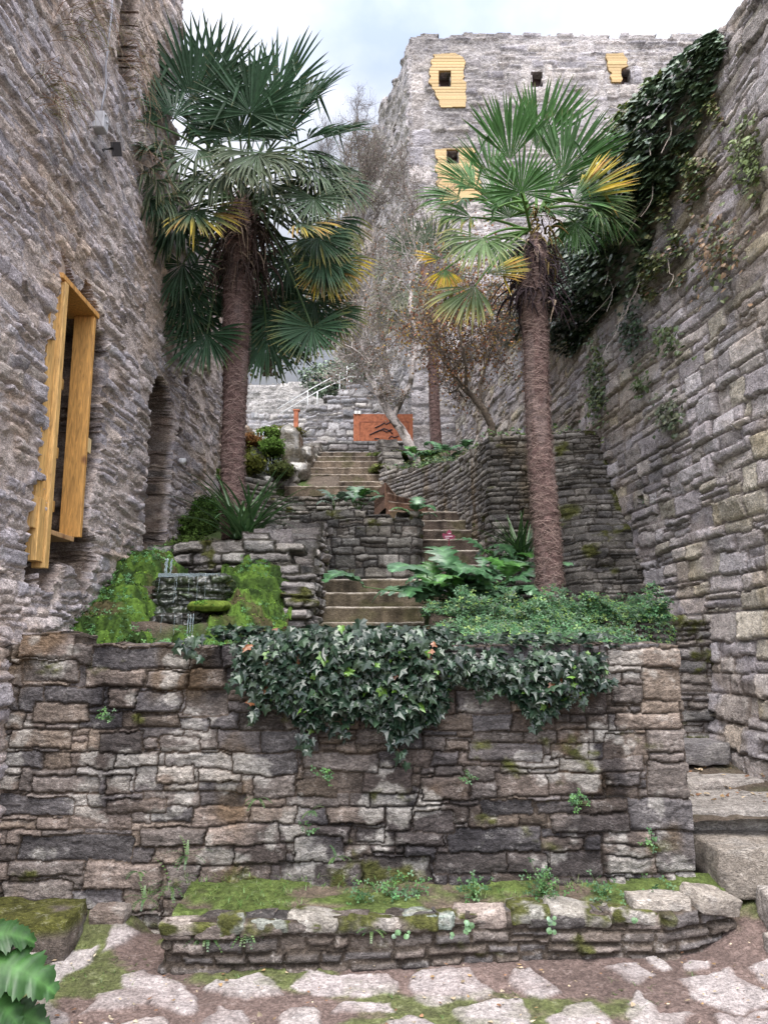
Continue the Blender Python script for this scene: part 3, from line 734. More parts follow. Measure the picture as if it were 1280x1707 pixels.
timber_patch([(1010, 92), (1040, 90), (1045, 112), (1034, 117), (1034, 139), (1018, 139), (1016, 120), (1008, 105)], (1200, 0, 1210, 10), 4)
timber_patch([(724, 250), (790, 248), (792, 262), (800, 290), (802, 330), (735, 345), (728, 300)], WINS[3], 5)
for (u0, u1, z0, z1) in wr:
    mb = MB(); mb.box((BX+u0-.02, BY+.28, z0-.02), (BX+u1+.02, BY+.32, z1+.02), (.05, .025, .022))
    mb.box((BX+u0+.03, BY+.24, z0), (BX+u0+.06, BY+.275, z1), (.10, .05, .045)); mb.box((BX+u0+.065, BY+.24, (z0+z1)/2-.012), (BX+u1-.03, BY+.275, (z0+z1)/2+.012), (.10, .05, .045))
    o = mb.build('window', M['plain'], None, False); to_parent(o, tower)
mb = MB(); mb.add([(BX, BY+.5, BZ-1.0), (BX+BW, BY+.5, BZ-1.0), (BX+BW, BY+9, BZ-.6), (pL[0]+.5, BY+9, BZ-.6)], [(0, 1, 2, 3)], None, (.2, .17, .15))
o = mb.build('roof', M['plain'], None, False); to_parent(o, tower)
# ------------------------------------------------------------------ terraces of earth behind the front wall
CW = [(-.06, 13.1), (.42, 12.35), (.86, 11.4), (1.12, 10.4), (1.27, 9.25)]           # curved retaining wall, plan
def cw_x(Y): return np.interp(Y, [p[1] for p in CW[::-1]], [p[0] for p in CW[::-1]])
zc0 = PY(815, 733, 9.25)[2]; zc1 = PY(632, 786, 13.1)[2]
def cw_top(Y): return np.interp(Y, [9.25, 11, 13.1, 14.8, 16], [zc0, zc0+.12, zc1, 5.0, 5.4])
left_prof = interp([(4.8, 1.48), (6.02, 1.5), (6.08, 1.76), (6.5, 1.8), (6.56, 2.1), (7.52, 2.14), (7.64, 2.5), (9, 2.85), (10, 3.1), (11.4, 3.2), (12.35, 3.25), (12.5, 4.1), (14.6, 5.2), (15, 5.42), (22, 5.6), (24, 6.5), (40, 9)])
right_prof = interp([(4.8, 1.46), (6.6, 1.66), (7.2, 1.86), (9.1, 2.05)])
mid_prof = interp([(4.8, 1.46), (7.9, 1.52), (8.05, 1.55), (9.2, 2.1), (9.45, 2.15), (9.55, 3.0), (12.3, 3.0), (12.45, 3.9), (14.4, 4.6), (14.7, 5.2), (15, 5.42), (40, 5.6)])
def terrain_z(X, Y):
    X = np.asarray(X, float); Y = np.asarray(Y, float)
    z = left_prof(Y)
    z = np.where((X > -1.34) & (Y < 7.5), np.interp(Y, [4.8, 6.9, 7.06, 7.12, 7.5], [1.48, 1.56, 1.6, 1.92, 1.98]), z)
    z = np.where((X > -1.0) & (Y >= 7.44) & (Y < 8.6), np.interp(Y, [7.44, 8.6], [2.02, 2.55]), z)
    z = np.where(X > -.77, mid_prof(Y), z)
    z = np.where((X > .40) & (Y < 9.2), right_prof(Y), z)
    z = np.where((X > .34) & (Y >= 9.2) & (Y < 13), 2.2, z)
    z = np.where((Y >= 9.2) & (X > cw_x(Y)+.08), cw_top(Y)-.04, z)
    z = np.where((Y >= 14.8), np.interp(Y, [14.8, 15, 22, 40], [5.2, 5.42, 5.6, 5.8])+.5*sstep(-3, -8, X)*sstep(18, 26, Y), z)
    z = np.where((X > 1.75) & (Y < 6.84), .56+.12*sstep(5.3, 6.6, Y), z)
    return z
def build_terrain():
    xs = np.concatenate([[-30, -16, -8, -4], np.arange(-2.9, 3.3, .04), [3.6]]); ys = np.concatenate([np.arange(4.86, 16, .04), np.arange(16, 22, .3), [24, 28, 34, 44, 60]])
    X, Y = np.meshgrid(xs, ys); z = terrain_z(X, Y)+.03*fbm2(X*2.5, Y*2.5, 101, 4)+.012*fbm2(X*12, Y*12, 102, 3)
    z = np.where(X > 3.4, np.minimum(z, 0), z)
    C = np.stack([np.full(X.shape, c) for c in (.10, .078, .06)], -1)*(1+.35*fbm2(X*3, Y*3, 103, 4))[..., None]
    m = sstep(-.15, .2, fbm2(X*2, Y*2, 104, 4)); m = np.where((X > 1.75) & (Y < 6.84), m*.25, m)
    C = C*(1-m[..., None])+np.array([.055, .085, .022])*m[..., None]
    idx = np.arange(X.size).reshape(X.shape); Q = np.stack([idx[:-1, :-1], idx[:-1, 1:], idx[1:, 1:], idx[1:, :-1]], -1).reshape(-1, 4)
    struct(mk('terrain', np.stack([X, Y, z], -1).reshape(-1, 3), Q, None, M['soil'], C.reshape(-1, 3)))
build_terrain()

# ------------------------------------------------------------------ retaining walls
cp = CW+[(1.30, 9.16), (1.45, 9.12), (2.75, 9.05)]
cs_ = np.concatenate([[0], np.cumsum(np.hypot(*np.diff(np.array(cp), axis=0).T))]); uC = cs_[4]
def cw_topu(u):
    Yv = np.interp(u, cs_, [p[1] for p in cp]); return np.where(u < uC, cw_top(Yv), zc0+.06+.05*vn2(u*5, u*0, 3))
def cw_bul(U, Z): return sstep(uC+.55, uC+1.1, U)*np.clip((4.2-Z), 0, 3)*.50*(1+.25*fbm2(U*3, Z*3, 111, 3)) + .06*sstep(uC+.4, uC+1, U)*fbm2(U*4, Z*6, 112, 3)
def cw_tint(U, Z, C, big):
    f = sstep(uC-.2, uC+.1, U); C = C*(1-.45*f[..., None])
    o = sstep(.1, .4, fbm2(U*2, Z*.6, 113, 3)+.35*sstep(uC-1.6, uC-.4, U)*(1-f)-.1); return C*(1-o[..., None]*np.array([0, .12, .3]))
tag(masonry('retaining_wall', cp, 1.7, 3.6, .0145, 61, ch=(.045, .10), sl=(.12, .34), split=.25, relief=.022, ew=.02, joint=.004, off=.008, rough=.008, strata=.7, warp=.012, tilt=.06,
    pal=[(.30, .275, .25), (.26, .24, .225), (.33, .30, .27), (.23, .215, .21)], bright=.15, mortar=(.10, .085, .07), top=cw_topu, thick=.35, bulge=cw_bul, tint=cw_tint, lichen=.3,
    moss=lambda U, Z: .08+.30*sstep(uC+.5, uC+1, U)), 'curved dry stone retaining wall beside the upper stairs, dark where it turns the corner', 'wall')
# planter wall at the turn of the stairs
pw = [(-1.9, 9.9), (-1.0, 9.62), (-.80, 9.42), (.37, 9.28), (.45, 9.40), (.46, 10.7)]
ztp = PY(600, 848, 9.35)[2]
tag(masonry('planter_wall', pw, 1.9, 1.9, .0115, 62, ch=(.07, .15), sl=(.12, .34), split=.3, relief=.032, ew=.025, joint=.004, off=.012, rough=.010, strata=.6, warp=.018, tilt=.08,
    pal=PAL_D+[(.26, .24, .21)], bright=.2, mortar=(.06, .05, .045), top=lambda u: ztp-.05+.05*vn2(u*5, u*0, 5)-.12*sstep(.9, .5, u), thick=.3, lichen=.5,
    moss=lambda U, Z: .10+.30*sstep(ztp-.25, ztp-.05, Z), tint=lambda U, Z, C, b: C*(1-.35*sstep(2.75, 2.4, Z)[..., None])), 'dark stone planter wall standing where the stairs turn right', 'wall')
# wall under the landing
zl = PY(560, 824, 12.4)[2]
tag(masonry('landing_wall', [(-2.3, 11.5), (-1.75, 12.2), (-1.6, 12.38), (.12, 12.38)], 2.6, zl-2.6+.3, .016, 63, ch=(.05, .1), sl=(.14, .4), split=.2, relief=.03, ew=.022, joint=.004, off=.012, rough=.01, strata=.7, warp=.014, tilt=.07,
    pal=PAL_D, bright=.2, mortar=(.07, .06, .05), top=lambda u: np.where(u < .9, zl+.1, zl), thick=.3, lichen=.4, moss=lambda U, Z: .15), 'dark dry stone wall under the landing below the top flight', 'wall')
# second planter wall on the right, behind the corner of the front wall
zs = PY(1100, 1022, 6.75)[2]
tag(masonry('bed_wall', [(.9, 6.80), (2.83, 6.74)], .5, 1.8, .011, 64, ch=(.05, .11), sl=(.14, .36), split=.2, relief=.034, ew=.025, joint=.005, off=.014, rough=.011, strata=.65, warp=.015, tilt=.09,
    pal=[(.20, .18, .175), (.24, .21, .19), (.17, .16, .155)], bright=.15, mortar=(.07, .055, .045), top=lambda u: zs-.2*sstep(1.2, .7, u)+.0*u, thick=.35, lichen=.3, moss=lambda U, Z: .12, batter=.0), 'narrow dark stone wall holding the planted bed below the right palm', 'wall')
# stacked stones left of the lower steps
def stk_top(u):
    return np.interp(u, [0, .95, 1.0, 1.28, 1.32, 1.52, 1.55, 1.75, 1.9, 2.3, 3.6], [2.56, 2.60, 2.70, 2.70, 2.52, 2.52, 2.28, 2.2, 2.3, 2.72, 3.12])
tag(masonry('stacked_stone_wall', [(-2.32, 7.55), (-1.3, 7.50), (-.74, 7.50), (-.71, 7.54), (-.71, 9.4)], 1.4, 1.6, .0105, 65, ch=(.07, .13), sl=(.18, .42), split=.25, relief=.05, ew=.03, joint=.006, off=.028, rough=.013, strata=.65, warp=.018, tilt=.12,
    pal=[(.30, .27, .255), (.25, .23, .22), (.34, .31, .285), (.21, .20, .19)], bright=.18, mortar=(.05, .045, .035), top=stk_top, thick=.4, lichen=.5, moss=lambda U, Z: .20+.12*sstep(1.0, .4, U), bulge=lambda U, Z: np.clip(2.75-Z, 0, 1)*.30*sstep(1.62, 1.4, U)*sstep(.5, .9, U)+.04*fbm2(U*5, Z*7, 77, 3)), 'loosely stacked grey stones along the left side of the lower steps', 'wall')
tag(masonry('stacked_stone_wall', [(-1.36, 6.98), (-.76, 7.02), (-.71, 7.1), (-.71, 7.55)], 1.3, .85, .009, 66, ch=(.07, .12), sl=(.14, .34), split=.3, relief=.05, ew=.028, joint=.006, off=.030, rough=.012, strata=.65, warp=.018, tilt=.12,
    pal=[(.30, .27, .255), (.25, .23, .22), (.34, .31, .285)], bright=.18, mortar=(.05, .045, .035), top=lambda u: np.interp(u, [0, .2, .22, .45, .47, 2], [1.82, 1.84, 1.98, 2.0, 2.07, 2.1]), thick=.4, lichen=.5, moss=lambda U, Z: .22), 'short stack of pale stones beside the bottom step, above the ivy', 'wall')
# walls of the upper terrace
zt = PY(575, 738, 14.8)[2]
tag(masonry('coping_wall', [(-1.45, 14.8), (.45, 14.75)], 4.9, zt-4.9+.15, .02, 67, ch=(.08, .13), sl=(.2, .42), split=.1, relief=.03, ew=.03, off=.012, rough=.01, warp=.015, pal=[(.34, .31, .30), (.28, .27, .26)], mortar=(.1, .09, .08),
    top=lambda u: zt+.01*np.sin(u*7), thick=.25, lichen=.4), 'low stone kerb wall at the top of the stairs in front of the rust panel', 'wall')
bwp = [(-4.6, 17.3), (.35, 17.3)]
def bw_top(u):
    px = 640+FPX*(u-4.6)/17.6
    return np.array([PY(640, yy, 17.3)[2] for yy in np.interp(px.ravel() if hasattr(px, 'ravel') else [px], [300, 495, 520, 560, 600, 680], [690, 690, 682, 655, 634, 622])]).reshape(np.shape(u))
tag(masonry('terrace_wall', bwp, 5.2, 3.0, .026, 68, ch=(.08, .2), sl=(.16, .5), split=.35, relief=.035, ew=.035, off=.016, rough=.014, warp=.026, tilt=.08, pal=[(.38, .365, .37), (.32, .31, .33), (.42, .395, .375), (.28, .28, .30)], bright=.15,
    mortar=(.27, .25, .25), top=bw_top, thick=.4, lichen=.3, hole=rect_hole([(4.6-1.06, 4.6-.99, 5.95, 6.13)])), 'pale rubble wall beside the rust coloured panel, rising under the stair railing', 'wall')
zp = PY(450, 640, 21)[2]
tag(masonry('terrace_wall', [(-8, 21), (-1.4, 21)], 5.4, zp-5.4+.2, .045, 69, ch=(.1, .2), sl=(.2, .6), split=.4, relief=.03, ew=.05, off=.012, rough=.014, warp=.03, pal=[(.44, .415, .41), (.40, .385, .38)], mortar=(.45, .425, .41), mwid=.5,
    top=lambda u: zp+.04*vn2(u*3, u*0, 9), thick=.4, mat='stone_far', plaster=.5), 'whitish mortared wall behind the foot of the stair railing', 'wall')
for (a, b, lab) in (((-1.50, 12.55), (-1.22, 14.7), 'low dry stone edging along the left of the top flight'), ((-.10, 14.7), (.0, 13.0), 'low rounded stone edging along the right of the top flight')):
    r = a[0] > -1
    tag(masonry('stair_edging', [a, b], 3.9, 1.9, .017, 71+r, ch=(.10, .17), sl=(.14, .32), split=.2, relief=.06, ew=.05, joint=.006, off=.03, rough=.014, warp=.02, tilt=.1, pal=[(.34, .31, .28), (.28, .26, .24), (.38, .35, .31)], mortar=(.07, .06, .05),
        top=(lambda u: 4.35+(u/2.1)*1.1) if not r else (lambda u: 5.5-(u/1.7)*.85), thick=.35, lichen=.5, moss=lambda U, Z: .16), lab, 'edging')

# ------------------------------------------------------------------ stairs
def step_block(A, B, Cc, D, z0, z1, seed, base=(.112, .090, .062), nose=.03):
    """A-B front edge, D-C back edge in plan; a worn block with a pale nosing"""
    A, B, Cc, D = map(np.array, (A, B, Cc, D)); W = np.hypot(*(B-A)); n = max(8, int(W/.02))
    s = np.linspace(0, 1, n+1)
    nr = 12; prof = [(0, z0+(z1-z0-.012)*i/(nr-1)) for i in range(nr)]+[(.006, z1-.003), (.016, z1), (.06, z1), (.3, z1-.002), (.7, z1), (1, z1)]
    V = []; C = []; base = np.array(base)
    dep = np.hypot(*(D-A))
    nrm = np.array([(B-A)[1], -(B-A)[0]])/W
    for k, (t, z) in enumerate(prof):
        tt = t if t > .05 else t/dep
        P0 = A+(B-A)*s[:, None]; P1 = D+(Cc-D)*s[:, None]; P = P0*(1-tt)+P1*tt
        w = .010*fbm2(s*W*6+seed*3, np.full(n+1, z*9.), seed, 4)+.006*fbm2(s*W*30, np.full(n+1, z*30.), seed+1, 2)
        wz = .008*fbm2(s*W*5, s*0+seed, seed+2, 4)
        nosef = sstep(z1-.05, z1-.012, z) if t < .02 else sstep(.07, .02, t)
        edge = sstep(.1, .35, fbm2(s*W*9, s*0+seed*2.3, seed+3, 4)+.25)
        dn = -.012*edge*nosef*(.5+.5*vn2(s*W*40, s*0, seed+6))
        Pz = z+(wz if z > z0+.01 else 0)+(dn if t > .004 else 0)
        P = P+nrm*(w+nosef*.006)[:, None]
        V.append(np.stack([P[:, 0], P[:, 1], np.broadcast_to(Pz, s.shape)], -1))
        streak = fbm2(s*W*14, np.full(n+1, z*1.2), seed+7, 4); blot = fbm2(s*W*3, np.full(n+1, z*4), seed+8, 4)
        c = base*np.clip(1+.8*streak+.6*blot, .3, 2)[:, None]
        g = sstep(.1, .4, fbm2(s*W*4, np.full(n+1, z*5), seed+9, 3))*.5; c = c*(1-g[:, None])+np.array([.10, .095, .045])*g[:, None]
        pf = np.clip(sstep(z1-.018, z1-.004, z) if t < .005 else sstep(.10, .02, t)*.9+.22, 0, 1)*(.45+.55*edge)
        c = c*(1-pf[:, None])+np.array([.47, .42, .36])*(1+.3*blot)[:, None]*pf[:, None]
        C.append(c)
    V = np.array(V); C = np.array(C); m = len(prof); idx = np.arange(m*(n+1)).reshape(m, n+1)
    Q = np.stack([idx[:-1, :-1], idx[:-1, 1:], idx[1:, 1:], idx[1:, :-1]], -1).reshape(-1, 4)
    mb = MB(); mb.add(V.reshape(-1, 3), Q, None, C.reshape(-1, 3))
    zz = z1-.004
    for (p, q) in ((D, A), (B, Cc), (Cc, D)):
        mb.add([(p[0], p[1], z0), (q[0], q[1], z0), (q[0], q[1], zz), (p[0], p[1], zz)], [(0, 1, 2, 3)], None, base)
    return mb
STEPR = []
low = empty('staircase', 'lowest flight of worn brown stone steps beside the large lobed plant', 'staircase', loc=(-.1, 8, 1.6))
lows = [(1037, 7.95), (1011, 8.25), (987, 8.56), (965, 8.88)]
zprev = 1.5
for k, (y, Yv) in enumerate(lows):
    z = PY(610, y, Yv)[2]
    o = step_block((-.70, Yv), (.88, Yv), (.88, Yv+.5), (-.70, Yv+.5), zprev-.04, z, 200+k).build('step', M['step']); to_parent(o, low); zprev = z
mid = empty('staircase', 'dark winding flight of stone steps climbing right of the planter wall', 'staircase', loc=(.8, 9.3, 2.3))
mids = [(941, 9.16), (917, 9.46), (899, 9.76), (883, 10.06), (867, 10.38), (853, 10.70)]
for k, (y, Yv) in enumerate(mids):
    z = PY(740, y, Yv)[2]; x1 = cw_x(max(Yv, 9.25))+.06
    o = step_block((.40, Yv), (x1, Yv-.03), (cw_x(Yv+.6)+.06, Yv+.6), (.40, Yv+.6), zprev-.03, z, 220+k, base=(.085, .065, .053)).build('step', M['step']); to_parent(o, mid); zprev = z
piv = np.array([.02, 11.35]); za = zprev; zb = PY(560, 811, 12.4)[2]
angs = [8, 32, 56, 80]
for k, a in enumerate(angs):
    z = za+(zb-za)*(k+1)/5; a0 = rad(a); a1 = rad(min(a+45, 100))
    ro = 1.02+.05*k; p0 = piv+np.array([math.cos(a0), math.sin(a0)])*.05; p1 = piv+np.array([math.cos(a0), math.sin(a0)])*ro; q0 = piv+np.array([math.cos(a1), math.sin(a1)])*.05; q1 = piv+np.array([math.cos(a1), math.sin(a1)])*(ro+.1)
    o = step_block(p0, p1, q1, q0, z-.25, z, 240+k, base=(.17, .10, .07)).build('step', M['step']); to_parent(o, mid)
up = empty('staircase', 'top flight of narrow stone steps leading to the terrace with the rust panel', 'staircase', loc=(-.8, 12.4, 3.9))
ups = [(810, 12.40, 478, 640), (802, 13.0, 505, 640), (790, 13.22, 508, 636), (779, 13.46, 511, 632), (768, 13.7, 514, 628), (760, 14.02, 516, 624), (753, 14.36, 518, 621)]
zprev = zl-.02
for k, (y, Yv, xa, xb) in enumerate(ups):
    z = PY(570, y, Yv)[2]; x0 = PY(xa, y, Yv)[0]-.04; x1 = PY(xb, y, Yv)[0]+.06
    o = step_block((x0, Yv), (x1, Yv), (x1, Yv+.7), (x0, Yv+.7), zprev-.01, z, 260+k, base=(.135, .105, .078)).build('step', M['step']); to_parent(o, up); zprev = z

# right-hand passage: big worn blocks
def block(name, label, cat, c, size, seed, col, rz=0, box=.86, amp=.05, mossy=0, group=None, n=16, tilt=(0, 0), lich=.4):
    mb = MB(); Pw = rock(mb, c, size, seed, col, rz, n, amp, tilt, box, lich)
    if mossy:
        C = mb.C[0]; P = mb.V[0]
        up_ = sstep(c[2]+size[2]*.12, c[2]+size[2]*.35, P[:, 2]); f = sstep(-.15, .15, fbm3(P*4, seed+3, 4)+mossy-.5)*up_
        mb.C[0] = C*(1-f[:, None])+np.array([.10, .10, .025])*(1+.6*fbm3(P*30, seed, 2))[:, None]*f[:, None]
    return tag(mb.build(name, M['stone'], None, True, True), label, cat, group)
SC = (.31, .27, .245)
block('stone_step', 'lower thick stone step at the right end of the front wall, moss on its corner', 'step', (2.68, 4.87, .335), (1.66, .62, .27), 5, (.30, .26, .22), 0, .9, .03)
block('stone_step', 'broad upper stone step on the right, just above the mossy-cornered one', 'step', (2.72, 5.42, .48), (1.95, .80, .21), 6, (.33, .30, .275), 0, .9, .03)
block('stone_slab', 'long grey slab lying at the foot of the narrow dark wall on the right', 'slab', (2.35, 6.38, .76), (.66, .36, .17), 7, (.24, .225, .225), .05, .84, .07)
block('paving_slab', 'flat pale slab set in the earth above the broad upper step', 'slab', (2.42, 5.98, .595), (.62, .42, .08), 8, (.40, .36, .33), .2, .8, .06)
block('rock', 'small flat rock at the base of the tall right wall', 'rock', (2.95, 6.1, .68), (.3, .3, .14), 9, (.36, .33, .32), .4, .6, .1)
block('rock', 'angular rock at the right end of the mossy ledge, under the lower step', 'rock', (2.28, 4.42, .17), (.52, .40, .24), 10, (.36, .32, .29), -.25, .8, .1)
block('rock', 'flat pale stone lying on the ground past the right end of the ledge', 'rock', (2.10, 4.17, .09), (.34, .22, .14), 12, (.42, .37, .33), .3, .75, .1)
block('rock', 'slanting capstone on the right end of the mossy ledge', 'rock', (1.76, 4.47, .24), (.26, .20, .09), 13, (.42, .37, .32), .35, .78, .1, tilt=(.15, .2))
block('rock', 'pale capstone near the right end of the mossy ledge, left of the slanting one', 'rock', (1.46, 4.43, .232), (.32, .17, .09), 14, (.44, .39, .34), .05, .8, .1)
block('stone_block', 'mossy square block at the foot of the front wall on the left', 'block', (-1.93, 4.44, .08), (.60, .44, .24), 15, (.16, .13, .11), .1, .84, .08, mossy=.95)
block('rock', 'pale rock behind the big green leaf in the bottom left corner', 'rock', (-1.86, 3.98, .05), (.42, .22, .13), 16, (.44, .40, .37), .15, .7, .1)
block('rock', 'small brown slab at the foot of the wall, left of the ledge', 'rock', (-1.52, 4.62, .12), (.20, .16, .09), 17, (.24, .19, .16), 0, .7, .1)
p = PY(455, 899, 7.75); block('boulder', 'largest grey boulder on top of the stacked stones, below the strap leaved plant', 'boulder', (p[0], 7.78, p[2]), (.40, .35, .18), 18, (.29, .26, .255), .1, .75, .1)

# ------------------------------------------------------------------ small waterfall on the left
M['wet'] = plain_mat('wet_rock', rough=.25, spec=.6, var=.5, sc=30, bump=.8)
casc = empty('water_cascade', 'little two-step waterfall running down dark wet rock between moss cushions', 'cascade', loc=(-1.6, 6.3, 1.5))
def at_px(x0, y0, x1, y1, Y):
    a = PY(x0, y1, Y); b = PY(x1, y0, Y); return a, b
WETP = [(.045, .055, .042), (.06, .06, .05), (.035, .04, .034), (.05, .065, .035)]
a, b = at_px(256, 958, 370, 1030, 6.5); top1 = (a[0], b[0], b[2])
o = masonry('wet_rock', [(a[0]-.05, 6.95), (a[0], 6.52), (a[0]+.05, 6.48), (b[0]-.04, 6.48), (b[0], 6.52), (b[0]+.03, 6.95)], a[2]-.14, b[2]-a[2]+.16, .0085, 91, ch=(.05, .11), sl=(.10, .3), split=.3, relief=.03, ew=.03, off=.014, rough=.014, warp=.03, tilt=.1, facet=(.06, .05, .02), pal=WETP, bright=.25, mortar=(.03, .035, .025), top=lambda u: b[2]-.01, thick=.3, mat='wet', moss=lambda U, Z: .16); to_parent(o, casc)
a, b = at_px(254, 1026, 328, 1085, 6.15); top2 = (a[0], b[0], b[2])
o = masonry('wet_rock', [(a[0]-.05, 6.5), (a[0], 6.2), (a[0]+.04, 6.16), (b[0]-.04, 6.14), (b[0], 6.18), (b[0]+.02, 6.5)], a[2]-.14, b[2]-a[2]+.16, .0085, 92, ch=(.05, .11), sl=(.10, .25), split=.3, relief=.03, ew=.03, off=.014, rough=.014, warp=.03, tilt=.1, facet=(.06, .05, .02), pal=[(.07, .06, .055), (.09, .075, .065), (.05, .05, .045)], bright=.25, mortar=(.03, .03, .025), top=lambda u: b[2]-.01, thick=.3, mat='wet', moss=lambda U, Z: .10); to_parent(o, casc)
mb = MB(); mb.box((top2[0]+.03, 6.2, top2[2]-.03), (top2[1]-.02, 6.49, top2[2]+.004), (.10, .14, .12)); o = mb.build('water_surface', M['water'], None, False); to_parent(o, casc)
mb = MB(); rw = random.Random(4)
def stream(mb, x, y, z1, z0, w, wob=.003):
    n = 14; pts = []
    for i in range(n+1):
        t = i/n; pts.append((x+wob*math.sin(i*1.3+x*30)*rw.uniform(.2, 1), y-.02-.03*t, z1+(z0-z1)*t))
    m_ = MB(); m_.tube(pts, [w*rw.uniform(.35, 1.1) for _ in pts], 6, (.8, .86, .9)); o = m_.build('water_strand', M['water'], None); to_parent(o, casc if y < 9 else casc2)
for x in np.linspace(top1[0]+.08, top1[1]-.08, 6): stream(mb, x+rw.uniform(-.04, .04), 6.44, top1[2]+.005, top1[2]-.33*rw.uniform(.45, 1), rw.uniform(.0015, .0032))
for x in np.linspace(top2[1]-.05, top2[1]-.01, 3): stream(mb, x, 6.11, top2[2]+.01, top2[2]-.24, rw.uniform(.003, .006))
for x in (top2[0]+.08, top2[0]+.18): stream(mb, x, 6.11, top2[2]+.01, top2[2]-.2, .0018)
s0 = PY(283, 932, 6.85)
for k in range(7): stream(mb, s0[0]+rw.uniform(-.03, .03), 6.85, s0[2], s0[2]-.14, rw.uniform(.004, .007), .006)
mb = MB(); mb.box((top1[0]+.02, 6.5, top1[2]-.02), (top1[1]-.02, 6.95, top1[2]+.012), (.10, .14, .12)); o = mb.build('water_surface', M['water'], None, False); to_parent(o, casc)
# upper cascade
casc2 = empty('water_cascade', 'small waterfall between mossy rocks left of the top flight of stairs', 'cascade', loc=(-1.9, 13, 4.1))
mb = MB()
for (x0, y0, x1, y1, Y, c) in ((396, 708, 420, 800, 13.2, (.13, .08, .04)), (416, 728, 446, 800, 13.0, (.05, .055, .04)), (445, 765, 470, 795, 12.9, (.05, .05, .045)), (466, 716, 500, 800, 13.2, (.10, .085, .06)), (440, 712, 490, 735, 13.7, (.12, .09, .04)), (425, 790, 480, 812, 12.6, (.10, .095, .085)), (490, 740, 520, 775, 13.5, (.12, .105, .085)), (480, 770, 512, 800, 13.0, (.14, .125, .105)), (395, 790, 430, 815, 12.6, (.08, .08, .07))):
    a, b = at_px(x0, y0, x1, y1, Y); rock(mb, ((a[0]+b[0])/2, Y+.2, (a[2]+b[2])/2-.03), ((b[0]-a[0])*1.15, .6, (b[2]-a[2])*1.1), int(x0), tuple(np.array(c)*.8), 0, 14, .32, (0, 0), .5, .2)
o = mb.build('wet_rock', M['wet'], None, True, True); to_parent(o, casc2)
mb = MB(); a, b = at_px(448, 764, 468, 790, 12.8)
for x in np.linspace(a[0], b[0], 5): stream(mb, x, 12.8, b[2], a[2], .010, .015)
a, b = at_px(428, 722, 440, 738, 12.95)
for x in np.linspace(a[0], b[0], 3): stream(mb, x, 12.9, b[2], a[2], .009, .012)

# ------------------------------------------------------------------ wooden frame in the left wall
X0 = LWX
WD = (.50, .265, .075)
wf = empty('window_frame', 'tall open timber frame of knotty orange boards set in the left wall', 'window frame', loc=(X0, 5.6, 2.1))
def board(nm, a, b, col=WD, rx=0):
    import bmesh
    mb = MB(); mb.box(a, b, col); o = mb.build(nm, M['wood'], None, False)
    bv = o.modifiers.new('bevel', 'BEVEL'); bv.width = .004; bv.segments = 2
    to_parent(o, wf); return o
zt_ = 4.24
board('jamb', (X0-.145, 5.95, 2.42), (X0+.02, 5.995, zt_))                     # broad far board
board('jamb', (X0-.06, 5.335, 2.12), (X0+.035, 5.40, zt_+.0), (.55, .34, .125))
board('jamb', (X0-.06, 5.20, 2.6), (X0+.0, 5.333, zt_+.0), (.55, .335, .12))      # near board
board('jamb', (X0-.06, 5.225, 2.16), (X0+.02, 5.333, 2.597), (.55, .335, .12))
board('jamb', (X0-.05, 5.17, 2.38), (X0+.005, 5.222, 2.6), (.58, .36, .14))
board('head_board', (X0-.22, 5.285, zt_+.003), (X0+.035, 6.02, zt_+.045), (.52, .27, .08))
board('sill', (X0-.22, 5.42, 2.38), (X0-.02, 5.945, 2.417), (.42, .25, .12))
for z in (3.62, 3.05, 2.62): board('crossbar', (X0-.24, 5.41, z), (X0-.205, 5.985, z+.09), (.55, .31, .09))
board('crossbar', (X0-.02, 6.0, 3.12), (X0+.005, 6.10, 3.24), (.62, .47, .25))
mb = MB(); mb.box((X0-.05, 5.20, zt_+.05), (X0-.01, 5.42, zt_+.30), (.42, .33, .27)); o = mb.build('upright', M['wood'], None, False); to_parent(o, wf)
# ------------------------------------------------------------------ conduit, box, floodlight on the left wall
def surf(px, py, off=.05): return PX(px, py, LWX+off)
cd = MB(); pts = [surf(x, y, .07) for x, y in ((190, -60), (186, 20), (180, 78), (176, 110), (177, 140), (172, 165), (168, 186))]
cd.tube(pts, .009, 8, (.24, .24, .27))
tag(cd.build('electrical_conduit', M['plain']), 'grey electrical conduit running down the left wall to the junction box', 'conduit')
jb = MB(); p = surf(167, 204, .06); jb.box(p-np.array([.05, .055, .075]), p+np.array([.05, .055, .075]), (.36, .36, .38))
o = jb.build('junction_box', M['plain'], None, False); o.modifiers.new('bevel', 'BEVEL').width = .008
tag(o, 'pale grey junction box on the left wall above the floodlight', 'junction box')
for dy in (-.02, .02):
    c2 = MB(); c2.tube([p+np.array([.05, dy-.01, .03-dy]), p+np.array([.058, dy-.01, .03-dy])], .012, 10, (.4, .4, .42)); c2.build('cap', M['plain'], o)
fl = empty('floodlight', 'small black floodlight mounted on the left wall', 'floodlight', loc=tuple(surf(178, 248, .05)))
p = np.array(fl.location)
Rm = Matrix.Translation(Vector(p+np.array([.08, 0, 0]))) @ Matrix.Rotation(rad(35), 4, 'X') @ Matrix.Rotation(rad(25), 4, 'Z')
mb = MB(); mb.box((-.03, -.085, -.055), (.03, .085, .055), (.03, .03, .035), Rm); o = mb.build('housing', M['metal'], None, False); to_parent(o, fl)
mb = MB(); mb.box((-.07, -.086-.002, -.045), (.068, -.0865, .045), (.40, .36, .34), Rm)
mb = MB(); mb.box((.031, -.074, -.045), (.034, .074, .045), (.42, .37, .35), Rm); o = mb.build('glass', M['metal'], None, False); to_parent(o, fl)
